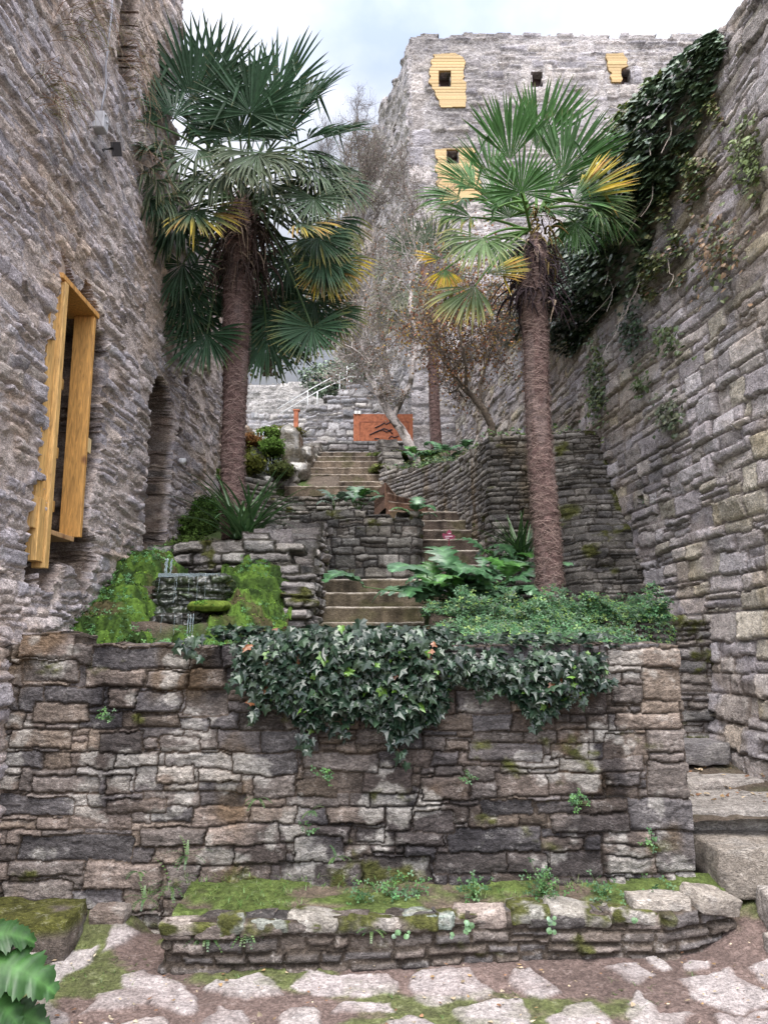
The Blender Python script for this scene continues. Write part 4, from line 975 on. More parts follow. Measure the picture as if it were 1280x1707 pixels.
mb = MB(); mb.tube([p+np.array([-.05, -.02, -.03]), p+np.array([.0, -.03, -.02]), p+np.array([.06, -.01, 0])], .008, 6, (.04, .04, .04)); mb.tube([p+np.array([-.03, -.05, -.09]), p+np.array([.0, -.05, -.04]), p+np.array([.05, -.02, 0])], .006, 6, (.04, .04, .04))
o = mb.build('bracket', M['metal'], None); to_parent(o, fl)
hl = MB(); p = PX(300, 770, LWX+.03); hl.tube([p+np.array([-.1, 0, 0]), p+np.array([.02, -.01, .01]), p+np.array([.06, -.015, .0])], [.025, .035, .04], 10, (.7, .7, .7))
tag(hl.build('wall_lamp', M['plain']), 'tiny white lamp in a hole of the left wall past the arch', 'lamp')

# ------------------------------------------------------------------ rust panel, post and railing on the terrace
PYY = 16.4
a = PY(589, 742, PYY); b = PY(688, 690, PYY)
pn = empty('mountain_sign', 'rust brown steel panel cut with a mountain outline, behind the slanting tree', 'sign', loc=((a[0]+b[0])/2, PYY, 5.4))
RU = (.33, .115, .06)
mb = MB(); mb.box((a[0], PYY, 5.3), (b[0], PYY+.06, b[2]), RU); o = mb.build('sheet', M['rust'], None, False); to_parent(o, pn)
mb = MB(); w_ = .018
x0_, x1_, z1_ = a[0]+.13, b[0]-.09, b[2]-.17
mb.box((x0_, PYY-.004, 5.45), (x0_+w_, PYY-.001, z1_), (.22, .08, .05)); mb.box((x0_+w_, PYY-.004, z1_-w_), (x1_, PYY-.001, z1_), (.22, .08, .05)); mb.box((x1_-w_, PYY-.004, 5.45), (x1_, PYY-.001, z1_-w_), (.22, .08, .05))
o = mb.build('groove', M['rust'], None, False); to_parent(o, pn)
mb = MB()
for ln in ([(625, 713), (634, 709), (640, 705), (644, 707), (650, 704), (656, 706)], [(628, 720), (640, 714), (648, 717), (654, 716)], [(616, 725), (628, 719), (636, 716), (644, 720), (650, 718), (654, 723)], [(648, 731), (652, 727), (658, 729), (664, 727)], [(624, 731), (632, 731)], [(646, 737), (652, 733), (658, 734)]):
    mb.tube([PY(x, y, PYY-.004) for x, y in ln], .014, 5, (.045, .03, .035))
o = mb.build('mountain_cutout', M['rust'], None); to_parent(o, pn)
mb = MB()
for x in (593, 599): p = PY(x, 688, PYY-.0); mb.box(p-np.array([.03, .03, .03]), p+np.array([.03, .03, .04]), (.75, .74, .72))
o = mb.build('bracket', M['plain'], None, False); to_parent(o, pn)
mb = MB(); a = PY(489, 730, 16.2); b = PY(497, 684, 16.2); mb.box((a[0], 16.2, 5.2), (b[0], 16.3, b[2]), (.34, .12, .065)); mb.box((a[0]-.02, 16.19, b[2]), (b[0]+.03, 16.31, b[2]+.03), (.34, .12, .065))
o = mb.build('rust_post', M['rust'], None, False); tag(o, 'narrow rust brown steel post left of the mountain panel', 'post')
rl = empty('railing', 'thin white metal handrail climbing the stair behind the terrace wall', 'railing', loc=tuple(PY(520, 690, 18)))
RY = 17.9
for ln in ([(462, 682), (520, 647), (596, 606), (640, 585)], [(466, 690), (530, 652), (580, 628), (640, 628)]):
    mb = MB(); mb.tube([PY(x, y, RY) for x, y in ln], .012, 6, (.72, .72, .72)); o = mb.build('rail', M['metal'], None); to_parent(o, rl)
for (x, y0, y1) in ((513, 650, 690), (529, 652, 682), (566, 625, 662), (578, 610, 660), (582, 626, 655)):
    mb = MB(); mb.tube([PY(x, y0, RY), PY(x, y1, RY)], .012, 6, (.72, .72, .72)); o = mb.build('post', M['metal'], None); to_parent(o, rl)
# plant label
pl_ = empty('plant_label', 'small maroon plant label with white lettering among the lobed leaves', 'sign', loc=tuple(PY(750, 900, 8.35)))
o3 = [(737, 892), (738, 889), (744, 890), (745, 886), (747, 884), (749, 882.5), (751, 884.5), (753, 888), (752, 891), (757, 892), (759, 894), (757, 898), (748, 899.5), (740, 898.5)]
P = [PY(x, y, 8.35) for x, y in o3]; n = len(P); c0 = np.mean(P, axis=0)
mb = MB(); V = [c0]+P+[q+np.array([0, .012, 0]) for q in [c0]+P]
T = [(0, 1+(i+1) % n, 1+i) for i in range(n)]+[(n+1, n+2+i, n+2+(i+1) % n) for i in range(n)]; Qs = [(1+i, 1+(i+1) % n, n+2+(i+1) % n, n+2+i) for i in range(n)]
mb.add(V, Qs, T, (.20, .02, .055)); mb.tube([c0+np.array([0, .02, 0]), c0+np.array([0, .03, -.35])], .006, 6, (.2, .02, .05)); o = mb.build('plate', M['plain'], None, False); to_parent(o, pl_)
mb = MB()
for (xa, xb, y) in ((747, 751.5, 889.5), (741.5, 754, 894), (742.5, 749, 897)):
    x = xa
    while x < xb:
        wd = rnd.uniform(.5, 1.2); p0 = PY(x, y-.7, 8.345); p1 = PY(min(x+wd, xb), y+.7, 8.345); mb.box((p0[0], 8.346, p1[2]), (p1[0], 8.349, p0[2]), (.75, .6, .66)); x += wd+.35
o = mb.build('lettering', M['plain'], None, False); to_parent(o, pl_)
# ------------------------------------------------------------------ planting
rng = np.random.default_rng(99)
def frames(nrm, tip):
    nrm = nrm/np.linalg.norm(nrm, axis=1)[:, None]
    tip = tip-nrm*np.sum(tip*nrm, 1)[:, None]; tip /= np.linalg.norm(tip, axis=1)[:, None]+1e-9
    x = np.cross(tip, nrm); return np.stack([x, tip, nrm], -1)
def half(o):   # mirrored outline -> fan template
    r = [(x, y, 0) for x, y in o]; l = [(-x, y, 0) for x, y in o[-2:0:-1]]
    ring = r+l; n = len(ring); V = [(0, .35, .07)]+[(x, y, -.25*abs(x)**1.3) for x, y, z in ring]
    return np.array(V), None, np.array([(0, 1+i, 1+(i+1) % n) for i in range(n)])
IVY = half([(0, 0), (.20, -.14), (.46, -.02), (.34, .22), (.56, .48), (.24, .56), (0, 1.05)])
IVY_S = half([(0, 0), (.42, .0), (.44, .45), (0, 1.0)])
ROUND = half([(0, .05), (.30, -.02), (.50, .32), (.36, .72), (0, .85)])
CLOV = (lambda: (np.concatenate([np.array([(0, 0, 0), (.30*math.cos(a-.55), .30*math.sin(a-.55), .05), (.55*math.cos(a-.35), .55*math.sin(a-.35), .02), (.52*math.cos(a+.35), .52*math.sin(a+.35), .02), (.30*math.cos(a+.55), .30*math.sin(a+.55), .05)]) for a in (.4, 2.5, 4.6)]),
        None, np.array([(5*k, 5*k+i, 5*k+i+1) for k in range(3) for i in (1, 2, 3)])))()
def in_poly(P, pts):
    x, y = pts[:, 0], pts[:, 1]; ins = np.zeros(len(pts), bool); n = len(P)
    for i in range(n):
        a, b = P[i], P[(i+1) % n]
        ins ^= ((a[1] > y) != (b[1] > y)) & (x < (b[0]-a[0])*(y-a[1])/((b[1]-a[1]) or 1e-9)+a[0])
    return ins
def sample_poly(P, n, dens=None):
    P = np.array(P, float); lo, hi = P.min(0), P.max(0); out = []
    c = 0
    while c < n:
        q = lo+(hi-lo)*rng.random((4000, 2)); q = q[in_poly(P, q)]
        if dens is not None: q = q[rng.random(len(q)) < dens(q)]
        if len(q) == 0: continue
        out.append(q); c += len(q)
    return np.concatenate(out)[:n]
def cols(n, pal, var=.25, p=None):
    pal = np.array(pal); i = rng.choice(len(pal), n, p=p); return pal[i]*np.clip(rng.normal(1, var, n), .4, 1.9)[:, None]
def rdir(n): v = rng.normal(size=(n, 3)); return v/np.linalg.norm(v, axis=1)[:, None]

# ---- ivy on the front wall
IVG = [(.010, .024, .014), (.016, .034, .019), (.028, .052, .028), (.052, .082, .048), (.15, .06, .025), (.10, .20, .03)]
IVP = [.30, .335, .225, .115, .006, .019]
IV_MAIN = [(385,1080),(410,1070),(470,1060),(560,1056),(640,1053),(740,1060),(765,1092),(870,1092),(1000,1095),(1014,1130),(1008,1160),(970,1165),(948,1192),(918,1212),(890,1216),(868,1182),(838,1166),(800,1152),(760,1152),(748,1180),(735,1210),(705,1220),(682,1245),(655,1245),(640,1222),(600,1210),(560,1220),(520,1232),(490,1210),(450,1185),(420,1190),(410,1160),(400,1115)]
mb = MB()
def edge_d(q):
    d = -poly_sd(q[:, 0], q[:, 1], IV_MAIN); return np.clip(.25+d/34, 0, 1)*(.55+.9*sstep(-.25, .15, fbm2(q[:, 0]/38, q[:, 1]/38, 800, 3)))
q = sample_poly(IV_MAIN, 4300, edge_d)
n = len(q); off = rng.random(n)**1.4*.13*np.clip(-poly_sd(q[:, 0], q[:, 1], IV_MAIN)/30, .2, 1)
pos = np.array([PY(a, b, 4.615-o) for (a, b), o in zip(q, off)])
nr = np.tile([0, -1, .65], (n, 1))+rng.normal(0, .55, (n, 3)); tp = np.tile([0, -.35, -1.], (n, 1))+rng.normal(0, .55, (n, 3))
sz = np.clip(rng.normal(.045, .016, n), .020, .092)*(1+.25*sstep(1150, 1230, q[:, 1]))
pos[:, 2] += sz*.8
mb.inst(*IVY, pos, frames(nr, tp)*sz[:, None, None], cols(n, IVG, .28, IVP))
n = 900; xx = rng.uniform(-1.05, 1.42, n); keep = rng.random(n) < np.where(xx > .42, .55, 1); xx = xx[keep]; n = len(xx)
pos = np.stack([xx, 4.66+rng.random(n)**1.5*.38, 1.635+.07*rng.random(n)-.04*(xx > .45)], -1)
sz = rng.uniform(.035, .075, n)
mb.inst(*IVY, pos, frames(np.tile([0, -.35, 1.], (n, 1))+rng.normal(0, .35, (n, 3)), np.tile([0, -1, -.1], (n, 1))+rng.normal(0, .6, (n, 3)))*sz[:, None, None], cols(n, IVG, .28, IVP))
# trailing leaves and runners at the ragged lower edge
for (x, y, dx, dy, k) in ((400,1100,-10,90,22),(430,1190,-10,60,14),(330,1085,-30,20,14),(310,1090,10,40,10),(505,1240,10,45,12),(655,1250,20,60,16),(700,1225,-40,40,14),(905,1205,-20,45,14),(950,1180,30,10,10),(1000,1150,25,20,10),(560,1230,15,30,8),(840,1165,-40,20,10)):
    y -= 22; dy *= .7
    pts = [PY(x+dx*t+3*math.sin(5*t+x), y+dy*t, 4.60) for t in np.linspace(0, 1, 7)]
    mb.tube(pts, .0022, 4, (.10, .06, .04))
    t = rng.random(k); pos = np.array([PY(x+dx*a+rng.normal(0, 6), y+dy*a+rng.normal(0, 4), 4.59-rng.random()*.03) for a in t]); sz = rng.uniform(.03, .07, k)
    mb.inst(*IVY, pos, frames(np.tile([0, -1, .4], (k, 1))+rng.normal(0, .35, (k, 3)), np.tile([0, -.2, -1.], (k, 1))+rng.normal(0, .5, (k, 3)))*sz[:, None, None], cols(k, IVG, .3, IVP))
tag(mb.build('ivy_plant', M['gloss'], None, False), 'glossy dark ivy draped over the top of the front wall', 'ivy')

# ---- ivy on the right-hand wall
def ivy_wall(poly, n, size, thick, pal, p, tmpl, dens=None, spread=.4, fringe=None):
    q = sample_poly(poly, n, dens); n = len(q)
    base = np.array([PR(a, b) for a, b in q]); d = -poly_sd(q[:, 0], q[:, 1], poly)
    o = .05+rng.random(n)**.8*thick(q)*np.clip(d/25, .15, 1)
    pos = base+o[:, None]*np.array([-1, -.09, .12])
    nr = np.tile([-1, -.5, 1.1], (n, 1))+rng.normal(0, spread, (n, 3)); tp = np.tile([-.3, -.2, -1.], (n, 1))+rng.normal(0, .5, (n, 3))
    sz = rng.uniform(size[0], size[1], n)
    C = cols(n, pal, .3, p)
    if fringe is not None:
        dd = np.full(n, 1e9)
        for (a, b) in zip(fringe[:-1], fringe[1:]):
            e = np.array(b, float)-np.array(a, float); t = np.clip(((q-np.array(a)) @ e)/(e @ e), 0, 1); dd = np.minimum(dd, np.linalg.norm(q-np.array(a)-t[:, None]*e, axis=1))
        f = (sstep(45, 6, dd)*(rng.random(n) < .75))[:, None]; C = C*(1-f)+cols(n, [(.16, .20, .035), (.22, .22, .04), (.10, .15, .035)], .3)*f
    return (*tmpl, pos, frames(nr, tp)*sz[:, None, None], C)
IA = [(1200,50),(1218,78),(1200,140),(1160,262),(1118,340),(1090,425),(1062,488),(1012,512),(960,525),(915,560),(880,545),(885,420),(945,395),(992,330),(1012,268),(1045,205),(1105,130),(1150,88)]
DK = [(.06, .095, .06), (.10, .15, .09), (.14, .20, .12), (.19, .26, .16)]
mb = MB()
mb.inst(*ivy_wall(IA, 8600, (.05, .10), lambda q: .08+.28*sstep(-1.0, .3, ((1100-q[:, 0])/120+(q[:, 1]-200)/300)*.5), DK, [.3, .35, .25, .1], IVY_S, lambda q: .10+.90*sstep(-.30, .12, fbm2(q[:, 0]/26, q[:, 1]/26, 820, 4)), fringe=[(1105, 130), (1045, 205), (1012, 268), (992, 330), (945, 395)]))
YG = [(.13, .17, .03), (.20, .21, .04), (.08, .13, .03)]
mb.inst(*ivy_wall([(1000,330),(990,300),(1012,262),(1040,225),(1075,175),(1100,150),(1090,190),(1060,235),(1040,290),(1020,330)], 1500, (.04, .07), lambda q: .75+0*q[:, 0], YG, [.4, .3, .3], IVY_S))
mb.inst(*ivy_wall([(820,470),(900,470),(1000,490),(1045,480),(1020,520),(985,560),(960,600),(930,585),(880,560),(845,580),(815,540)], 3600, (.045, .08), lambda q: .30+0*q[:, 0], [(.018, .028, .014), (.028, .05, .022), (.045, .075, .03)], [.45, .38, .17], IVY_S, lambda q: .15+.85*sstep(-.2, .15, fbm2(q[:, 0]/25, q[:, 1]/25, 821, 3))))
mb.inst(*ivy_wall([(1110,270),(1195,150),(1215,200),(1190,360),(1150,470),(1085,505),(1055,470),(1075,400)], 1500, (.03, .06), lambda q: .10+0*q[:, 0], [(.14, .17, .06), (.22, .22, .10), (.06, .10, .04), (.20, .12, .07)], [.4, .25, .25, .1], IVY_S, lambda q: sstep(-.02, .3, fbm2(q[:, 0]/26, q[:, 1]/40, 822, 3))))
for k in range(26):
    x, y = 1000+rng.random()*180, 180+rng.random()*330
    if not in_poly(IA+[], np.array([[x, y]]))[0] and k % 3: continue
    pts = []; ang = rng.uniform(.6, 2.2)
    for i in range(9):
        pts.append(PR(x, y)+np.array([-.25-.03*i, -.03, 0])*(.5+.05*i)); ang += rng.normal(0, .25); x += math.cos(ang)*11; y += math.sin(ang)*11
    mb.tube(pts, .0035, 4, (.34, .29, .25))
tag(mb.build('ivy_plant', M['gloss'], None, False), 'mass of dark ivy spilling over the top of the right wall behind the palm', 'ivy')
for (x, y, rx, ry, n, pal, lab) in ((1262,262,22,55,260,[(.16,.21,.07),(.12,.15,.05)],'bright green creeper high on the right wall near the edge of the picture'), (1005,640,14,60,420,[(.05,.09,.025),(.10,.13,.03)],'narrow green creeper running down the right wall beside the palm trunk'),
                  (1125,570,26,24,130,[(.10,.13,.05),(.06,.10,.03)],'small tuft of creeper on the right wall above the mossy stones'), (1130,690,22,26,150,[(.12,.13,.08),(.07,.1,.05)],'greyish green tuft growing on the right wall below the others'), (1065,545,16,45,240,[(.025,.055,.025),(.04,.075,.03)],'dark trailing ivy strand hanging below the main ivy on the right wall'),
                  (1210,420,40,60,260,[(.12,.15,.06),(.22,.14,.08)],'sparse pale creeper patch in the middle of the right wall'), (1080,640,10,22,70,[(.07,.11,.03)],'tiny green plant in a joint of the right wall')):
    mb = MB(); q = np.stack([x+rx*rng.normal(0, .6, n), y+ry*rng.normal(0, .6, n)], -1)
    pos = np.array([PR(a, b) for a, b in q])+np.array([-1, 0, .1])*(.05+.09*rng.random(n))[:, None]; sz = rng.uniform(.03, .06, n)
    mb.inst(*IVY_S, pos, frames(np.tile([-1, -.4, .6], (n, 1))+rng.normal(0, .4, (n, 3)), np.tile([0, -.2, -1.], (n, 1))+rng.normal(0, .5, (n, 3)))*sz[:, None, None], cols(n, pal, .3))
    tag(mb.build('creeper', M['leaf'], None, False), lab, 'creeper')

# ---- fan palms
def frond(name, base, hub, a, nrm, R, S, droop, yel, pal, seed, parent, nl=36, brk=.12, wmax=None, cup=.18, t0=.45, pale=0.):
    r = np.random.default_rng(seed); a = np.array(a, float); a /= np.linalg.norm(a); nrm = np.array(nrm, float); nrm -= a*np.dot(nrm, a); nrm /= np.linalg.norm(nrm); s = np.cross(a, nrm)
    mb = MB(); K = 9; wmax = wmax or R*.030
    ts = np.linspace(0.02, 1, K)
    for i in range(nl):
        th = S*(2*(i+.5)/nl-1)+r.normal(0, .02); L_ = R*(.80+.20*math.cos(th*.75))*r.uniform(.9, 1.06)
        d0 = a*math.cos(th)+s*math.sin(th)+nrm*(cup*r.uniform(.5, 1.3)+.12*abs(th)*.4); d0 /= np.linalg.norm(d0)
        dr = droop*r.uniform(.5, 1.5); broken = r.random() < brk; tb = r.uniform(.45, .65)
        p = np.array(hub, float); pts = [p+d0*L_*ts[0]]; dd = d0
        dth = 2*S/nl
        tang = [d0]
        for k in range(1, K):
            t = ts[k]; wv = dr*max(0, t-t0)**1.3*2.2
            if broken and t > tb: wv = max(wv, 2.5)
            dd = d0+np.array([0, 0, -1.])*wv; dd /= np.linalg.norm(dd)
            pts.append(pts[-1]+dd*L_*(ts[k]-ts[k-1])); tang.append(dd)
        pts = np.array(pts); tang = np.array(tang)
        wd = np.where(ts < .45, np.minimum(L_*ts*dth*.53, wmax), wmax*np.clip(1-((ts-.42)/.58), 0, 1)**.65)
        wd[-1] = .0006
        side = np.cross(tang, nrm); side /= np.linalg.norm(side, axis=1)[:, None]+1e-9
        up_ = np.cross(side, tang); twist = r.normal(0, .25)
        sd = side*math.cos(twist)+up_*math.sin(twist)
        Lf = pts-sd*wd[:, None]; Rt = pts+sd*wd[:, None]; Md = pts-up_*(wd*.45)[:, None]
        V = np.stack([Lf, Md, Rt], 1).reshape(-1, 3)
        Q = [(3*k+j, 3*k+j+1, 3*k+j+4, 3*k+j+3) for k in range(K-1) for j in (0, 1)]
        g = np.array(pal)*r.uniform(.75, 1.3)
        yy = np.clip(yel*(sstep(.75-.55*yel, 1.0, ts)+(.9 if r.random() < max(0, yel-.25)*.9 else 0)*sstep(.25, .6, ts)), 0, 1)
        ty = np.array((.46, .34, .03)) if r.random() < .7 else np.array((.42, .24, .05))
        C = g[None]*(1-yy[:, None])+ty*yy[:, None]
        C = C*(1-pale)+np.array([.36, .34, .22])*pale*(.5+.5*sstep(.3, .9, ts))[:, None]
        tipb = sstep(.93, 1, ts)*.6; C = C*(1-tipb[:, None])+np.array([.25, .19, .09])*tipb[:, None]
        mb.add(V, Q, None, np.repeat(C, 3, 0))
    b = np.array(base, float); h = np.array(hub, float); md = (b+h)/2+np.array([0, 0, .12*np.linalg.norm(h-b)])
    tt = np.linspace(0, 1, 7)[:, None]; pts = b*(1-tt)**2+2*md*tt*(1-tt)+h*tt**2
    mb.tube(pts, np.linspace(.016, .009, 7), 6, np.array(pal)*1.3+np.array([.03, .03, .0]))
    o = mb.build(name, M['palm'], None, False); to_parent(o, parent)
    if yel > .45: o['label'] = 'yellowing frond'
    return o
def palm_trunk(pl, px, Y, seed, parent, nf=2600, fl=.16, lean=0):
    pts = np.array([PY(x, y, Y+lean*(px[0][1]-y)) for x, y, w in px]); wd = np.array([w for _, _, w in px])
    zc = np.array([np.dot(p-EYE, cF) for p in pts]); rr = wd/2*zc/FPX
    s = np.concatenate([[0], np.cumsum(np.linalg.norm(np.diff(pts, axis=0), axis=1))]); n = int(s[-1]/.016); t = np.linspace(0, s[-1], n)
    C0 = np.stack([np.interp(t, s, pts[:, k]) for k in range(3)], -1); R0 = np.interp(t, s, rr); m = 44
    for k in (0, 1): C0[:, k] += .012*np.sin(t*2.3+k*2+seed)
    A = np.linspace(0, 2*PI, m, endpoint=False); AA, TT = np.meshgrid(A, t)
    per = .085
    ph = (TT+.025*np.sin(AA*2+seed)+.012*vn2(AA*2, TT*3, seed))/per
    saw = (ph % 1); bump = .09*(1-saw)**1.5+.10*fbm2(AA*2.2, TT*9, seed+1, 3)+.04*fbm2(AA*8, TT*40, seed+2, 3)
    RR = R0[:, None]*(.90+bump)
    X = C0[:, 0:1]+RR*np.cos(AA); Yy = C0[:, 1:2]+RR*np.sin(AA); Z = np.broadcast_to(C0[:, 2:3], X.shape)
    V = np.stack([X, Yy, Z], -1); idx = np.arange(n*m).reshape(n, m); j = np.roll(idx, -1, 1)
    Q = np.stack([idx[:-1], j[:-1], j[1:], idx[1:]], -1).reshape(-1, 4)
    c = np.array([.115, .074, .068])*(1+.6*fbm2(AA*3, TT*14, seed+4, 4)+.35*(saw-.5))[..., None]
    g = sstep(.1, .4, fbm2(AA*1.2, TT*1.6, seed+5, 3))*.5; c = c*(1-g[..., None])+np.array([.21, .165, .155])*g[..., None]
    mb = MB(); mb.add(V.reshape(-1, 3), Q, None, np.clip(c, .01, .5).reshape(-1, 3)); o = mb.build('trunk', M['fibre'], None); to_parent(o, parent)
    # loose fibres wound round the trunk
    r = np.random.default_rng(seed); mb = MB()
    ti = r.integers(3, n-3, nf); a0 = r.uniform(0, 2*PI, nf)
    K = 6
    for q in range(nf):
        L_ = r.uniform(.4, 1.3)*fl; sg = r.choice([-1, 1]); slope = r.normal(-.15, .5); a = a0[q]; z = C0[ti[q], 2]; pts = []
        lift = r.uniform(.0, .14)
        for k in range(K):
            f = k/(K-1); i = int(np.clip(ti[q]+slope*L_*f/.016, 0, n-1)); rad_ = R0[i]*(1.0+lift*math.sin(PI*f*.8)+.02); ak = a+sg*L_*f*.8/R0[i]
            pts.append((C0[i, 0]+rad_*math.cos(ak), C0[i, 1]+rad_*math.sin(ak), z+slope*L_*f-.08*L_*f*f))
        pts = np.array(pts); w = .0014*r.uniform(.7, 1.5)
        up_ = np.array([0, 0, w]); V = np.concatenate([pts-up_, pts+up_]); Qk = [(k, k+1, K+k+1, K+k) for k in range(K-1)]
        mb.add(V, Qk, None, np.array([.24, .175, .155])*r.uniform(.5, 1.5))
    o = mb.build('trunk_fibre', M['fibre'], None, False); to_parent(o, parent); o['kind'] = 'stuff'
    return C0, R0
def skirt(C, r0, n, L_, seed, parent, name='dead_leaf_skirt', col=(.055, .040, .036), up=.25):
    r = np.random.default_rng(seed); mb = MB()
    for k in range(n):
        a = r.uniform(0, 2*PI); z0 = r.uniform(-.45, .25); d = np.array([math.cos(a), math.sin(a), 0]); l = L_*r.uniform(.4, 1.2); p = np.array(C)+d*r0*r.uniform(.6, 1.1)+np.array([0, 0, z0]); pts = [p]; v = d*r.uniform(.3, 1)+np.array([0, 0, r.uniform(-.3, up+.5)])
        for i in range(6): v = v*.8+np.array([r.normal(0, .15), r.normal(0, .15), -.32]); pts.append(pts[-1]+v/np.linalg.norm(v)*l/6)
        w = r.uniform(.003, .013); c = np.array(col)*r.uniform(.5, 1.7) if r.random() > .06 else np.array([.26, .2, .15])
        mb.tube(pts, [w, w, w*.9, w*.8, w*.7, w*.5, w*.2], 4, c, False)
    o = mb.build(name, M['fibre'], None); to_parent(o, parent); return o
def screen_frond(parent, specs, RS, Yc, pal, seed, crown, group=None):
    for k, sp in enumerate(specs):
        hx, hy, dY, ang, Rp, S, droop, yel = sp[:8]; fc = sp[8] if len(sp) > 8 else .5; pale = sp[9] if len(sp) > 9 else 0; tow = sp[10] if len(sp) > 10 else .15
        hub = PY(hx, hy, Yc+dY); zc = np.dot(hub-EYE, cF); R = Rp*zc/FPX*RS*(.87 if (hx > 480 and Yc == Y1) else 1); A = rad(ang)
        a = np.array([math.cos(A), -tow, math.sin(A)])
        nr = np.array([0, -fc, 1-fc*.5])
        if abs(np.dot(a/np.linalg.norm(a), nr/np.linalg.norm(nr))) > .93: nr = np.array([0, -1, .1])
        dl = np.clip((hub-np.array(crown)), -.3, .3); b = np.array(crown)+np.array([dl[0]*.3, dl[1]*.3, -.1+.3*(dl[2] > 0)])
        g = np.array(pal)*(1+.15*math.sin(k*2.3))
        frond('frond', b, hub, a, nr, R, rad(S), droop, yel, g, seed+k, parent, nl=int(24+S/7), brk=(.25 if droop > .5 else .07), pale=pale)
# palm on the left
Y1 = 8.1
pA = empty('fan_palm', 'large full fan palm on the left with a drooping skirt of dark fronds', 'palm tree', 'fan palms', tuple(PY(390, 832, Y1)))
C0, R0 = palm_trunk(pA, [(391, 900, 44), (390, 835, 42), (389, 760, 41), (391, 640, 42), (392, 560, 46), (396, 490, 48), (404, 420, 54), (406, 350, 44), (407, 315, 20)], Y1, 3, pA)
crA = PY(406, 325, Y1)
skirt(PY(405, 400, Y1), .20, 300, .55, 5, pA); skirt(PY(406, 345, Y1), .12, 120, .35, 6, pA, 'crown_fibre', (.13, .07, .06), .9)
G1 = (.032, .070, .036)
screen_frond(pA, [
 (320,166,-.5,102,128,105,.25,0,.75),(418,188,-.5,78,118,120,.2,0,.75),(498,186,-.1,36,125,95,.35,0,.6),(512,232,-.3,8,90,80,.5,0,.5),(252,205,-1.0,150,112,90,.3,0,.6),(360,150,.3,95,115,100,.2,0,.7),(460,175,.4,65,125,110,.25,0,.7),
 (405,272,-.9,-90,88,105,.9,0,.35,.22,.5),(462,262,-.6,-55,98,90,.9,0,.4,.1,.4),(495,250,-.4,-35,112,80,1.0,0,.4,.1),(282,245,-.9,205,110,80,1.0,0,.5,.1),(262,300,-.95,-115,82,95,1.0,.12,.6,.2),(330,250,-.7,-110,100,90,1.1,0,.5,.15,.4),(440,300,-.5,-70,85,90,1.0,0,.5,.1,.4),
 (322,350,-.8,-48,98,72,.35,.55,.8,.1,.3),(524,330,-.7,-85,82,125,.3,.08,.9,.1,.3),(496,372,-.8,-25,86,75,.45,.55,.7,.1,.2),(555,300,-.3,-60,100,80,1.0,.15,.5),(548,365,-.3,-70,98,80,.9,.35,.6),(530,280,0,-20,95,80,.8,.1,.5),
 (520,545,-.4,-90,92,125,.2,.22,.95,0,.25),(525,500,-.1,-65,75,100,.3,.2,.9),(445,556,.2,-82,104,95,.3,.12,.9),(345,556,-.1,-98,88,110,.3,.12,.9),(315,516,-.1,-125,78,110,.4,.05,.9),(540,432,-.5,-65,86,105,.5,.2,.9),(540,452,-.4,-55,85,90,.5,.55,.9),
 (305,440,-.3,-115,95,110,.5,.05,.9),(330,465,.3,-85,100,100,.4,.05,.9),(452,482,.4,-75,98,110,.4,.05,.9),(482,432,.3,-80,98,110,.5,.05,.9),(560,430,-.1,-82,90,80,.5,.6,.8),(285,370,-.5,-110,98,100,.7,.1,.9),(300,400,.5,-95,95,110,.5,0,.9),(500,400,.5,-70,100,110,.5,0,.9),(535,400,.3,-65,95,105,.6,.1,.9),
 (255,255,-.9,170,100,90,.6,0,.5),(290,195,-.7,130,110,90,.3,0,.5),(540,230,.4,5,100,80,.5,0,.5),(470,232,-.2,55,100,100,.5,0,.55),(400,225,-.3,95,100,105,.4,0,.6),(350,230,-.2,140,95,95,.6,0,.55),(380,235,.2,120,100,110,.6,0,.6),(440,235,.3,50,100,110,.6,0,.6),(272,330,-.8,-115,100,95,.9,.1,.5,.15),(300,350,-.6,-100,105,95,.8,.1,.6),(250,280,-1.0,-125,95,90,.9,0,.5,.2),(370,290,-.8,-95,90,90,1.1,0,.45,.2,.4),(430,255,-.9,-80,95,95,1.0,0,.4,.2,.4),(520,300,-.4,-72,100,90,.9,.1,.6,.15),(520,280,-.5,-50,100,80,1.0,.05,.5,.15),(480,520,.3,-85,95,100,.3,.1,.9),(550,520,-.1,-75,85,90,.4,.3,.9),(320,520,.4,-95,100,100,.4,0,.9),(305,480,-.1,-110,85,100,.5,.05,.9),(530,395,-.5,-55,90,90,.6,.3,.8),(420,500,.5,-85,110,110,.3,0,.9),(350,300,-.3,-130,95,90,1.0,0,.6,.1),(470,330,-.1,-55,95,95,.9,.1,.6,.1),(250,330,-.95,-120,80,90,.8,.05,.7)],
 1.06, Y1, G1, 1000, crA)
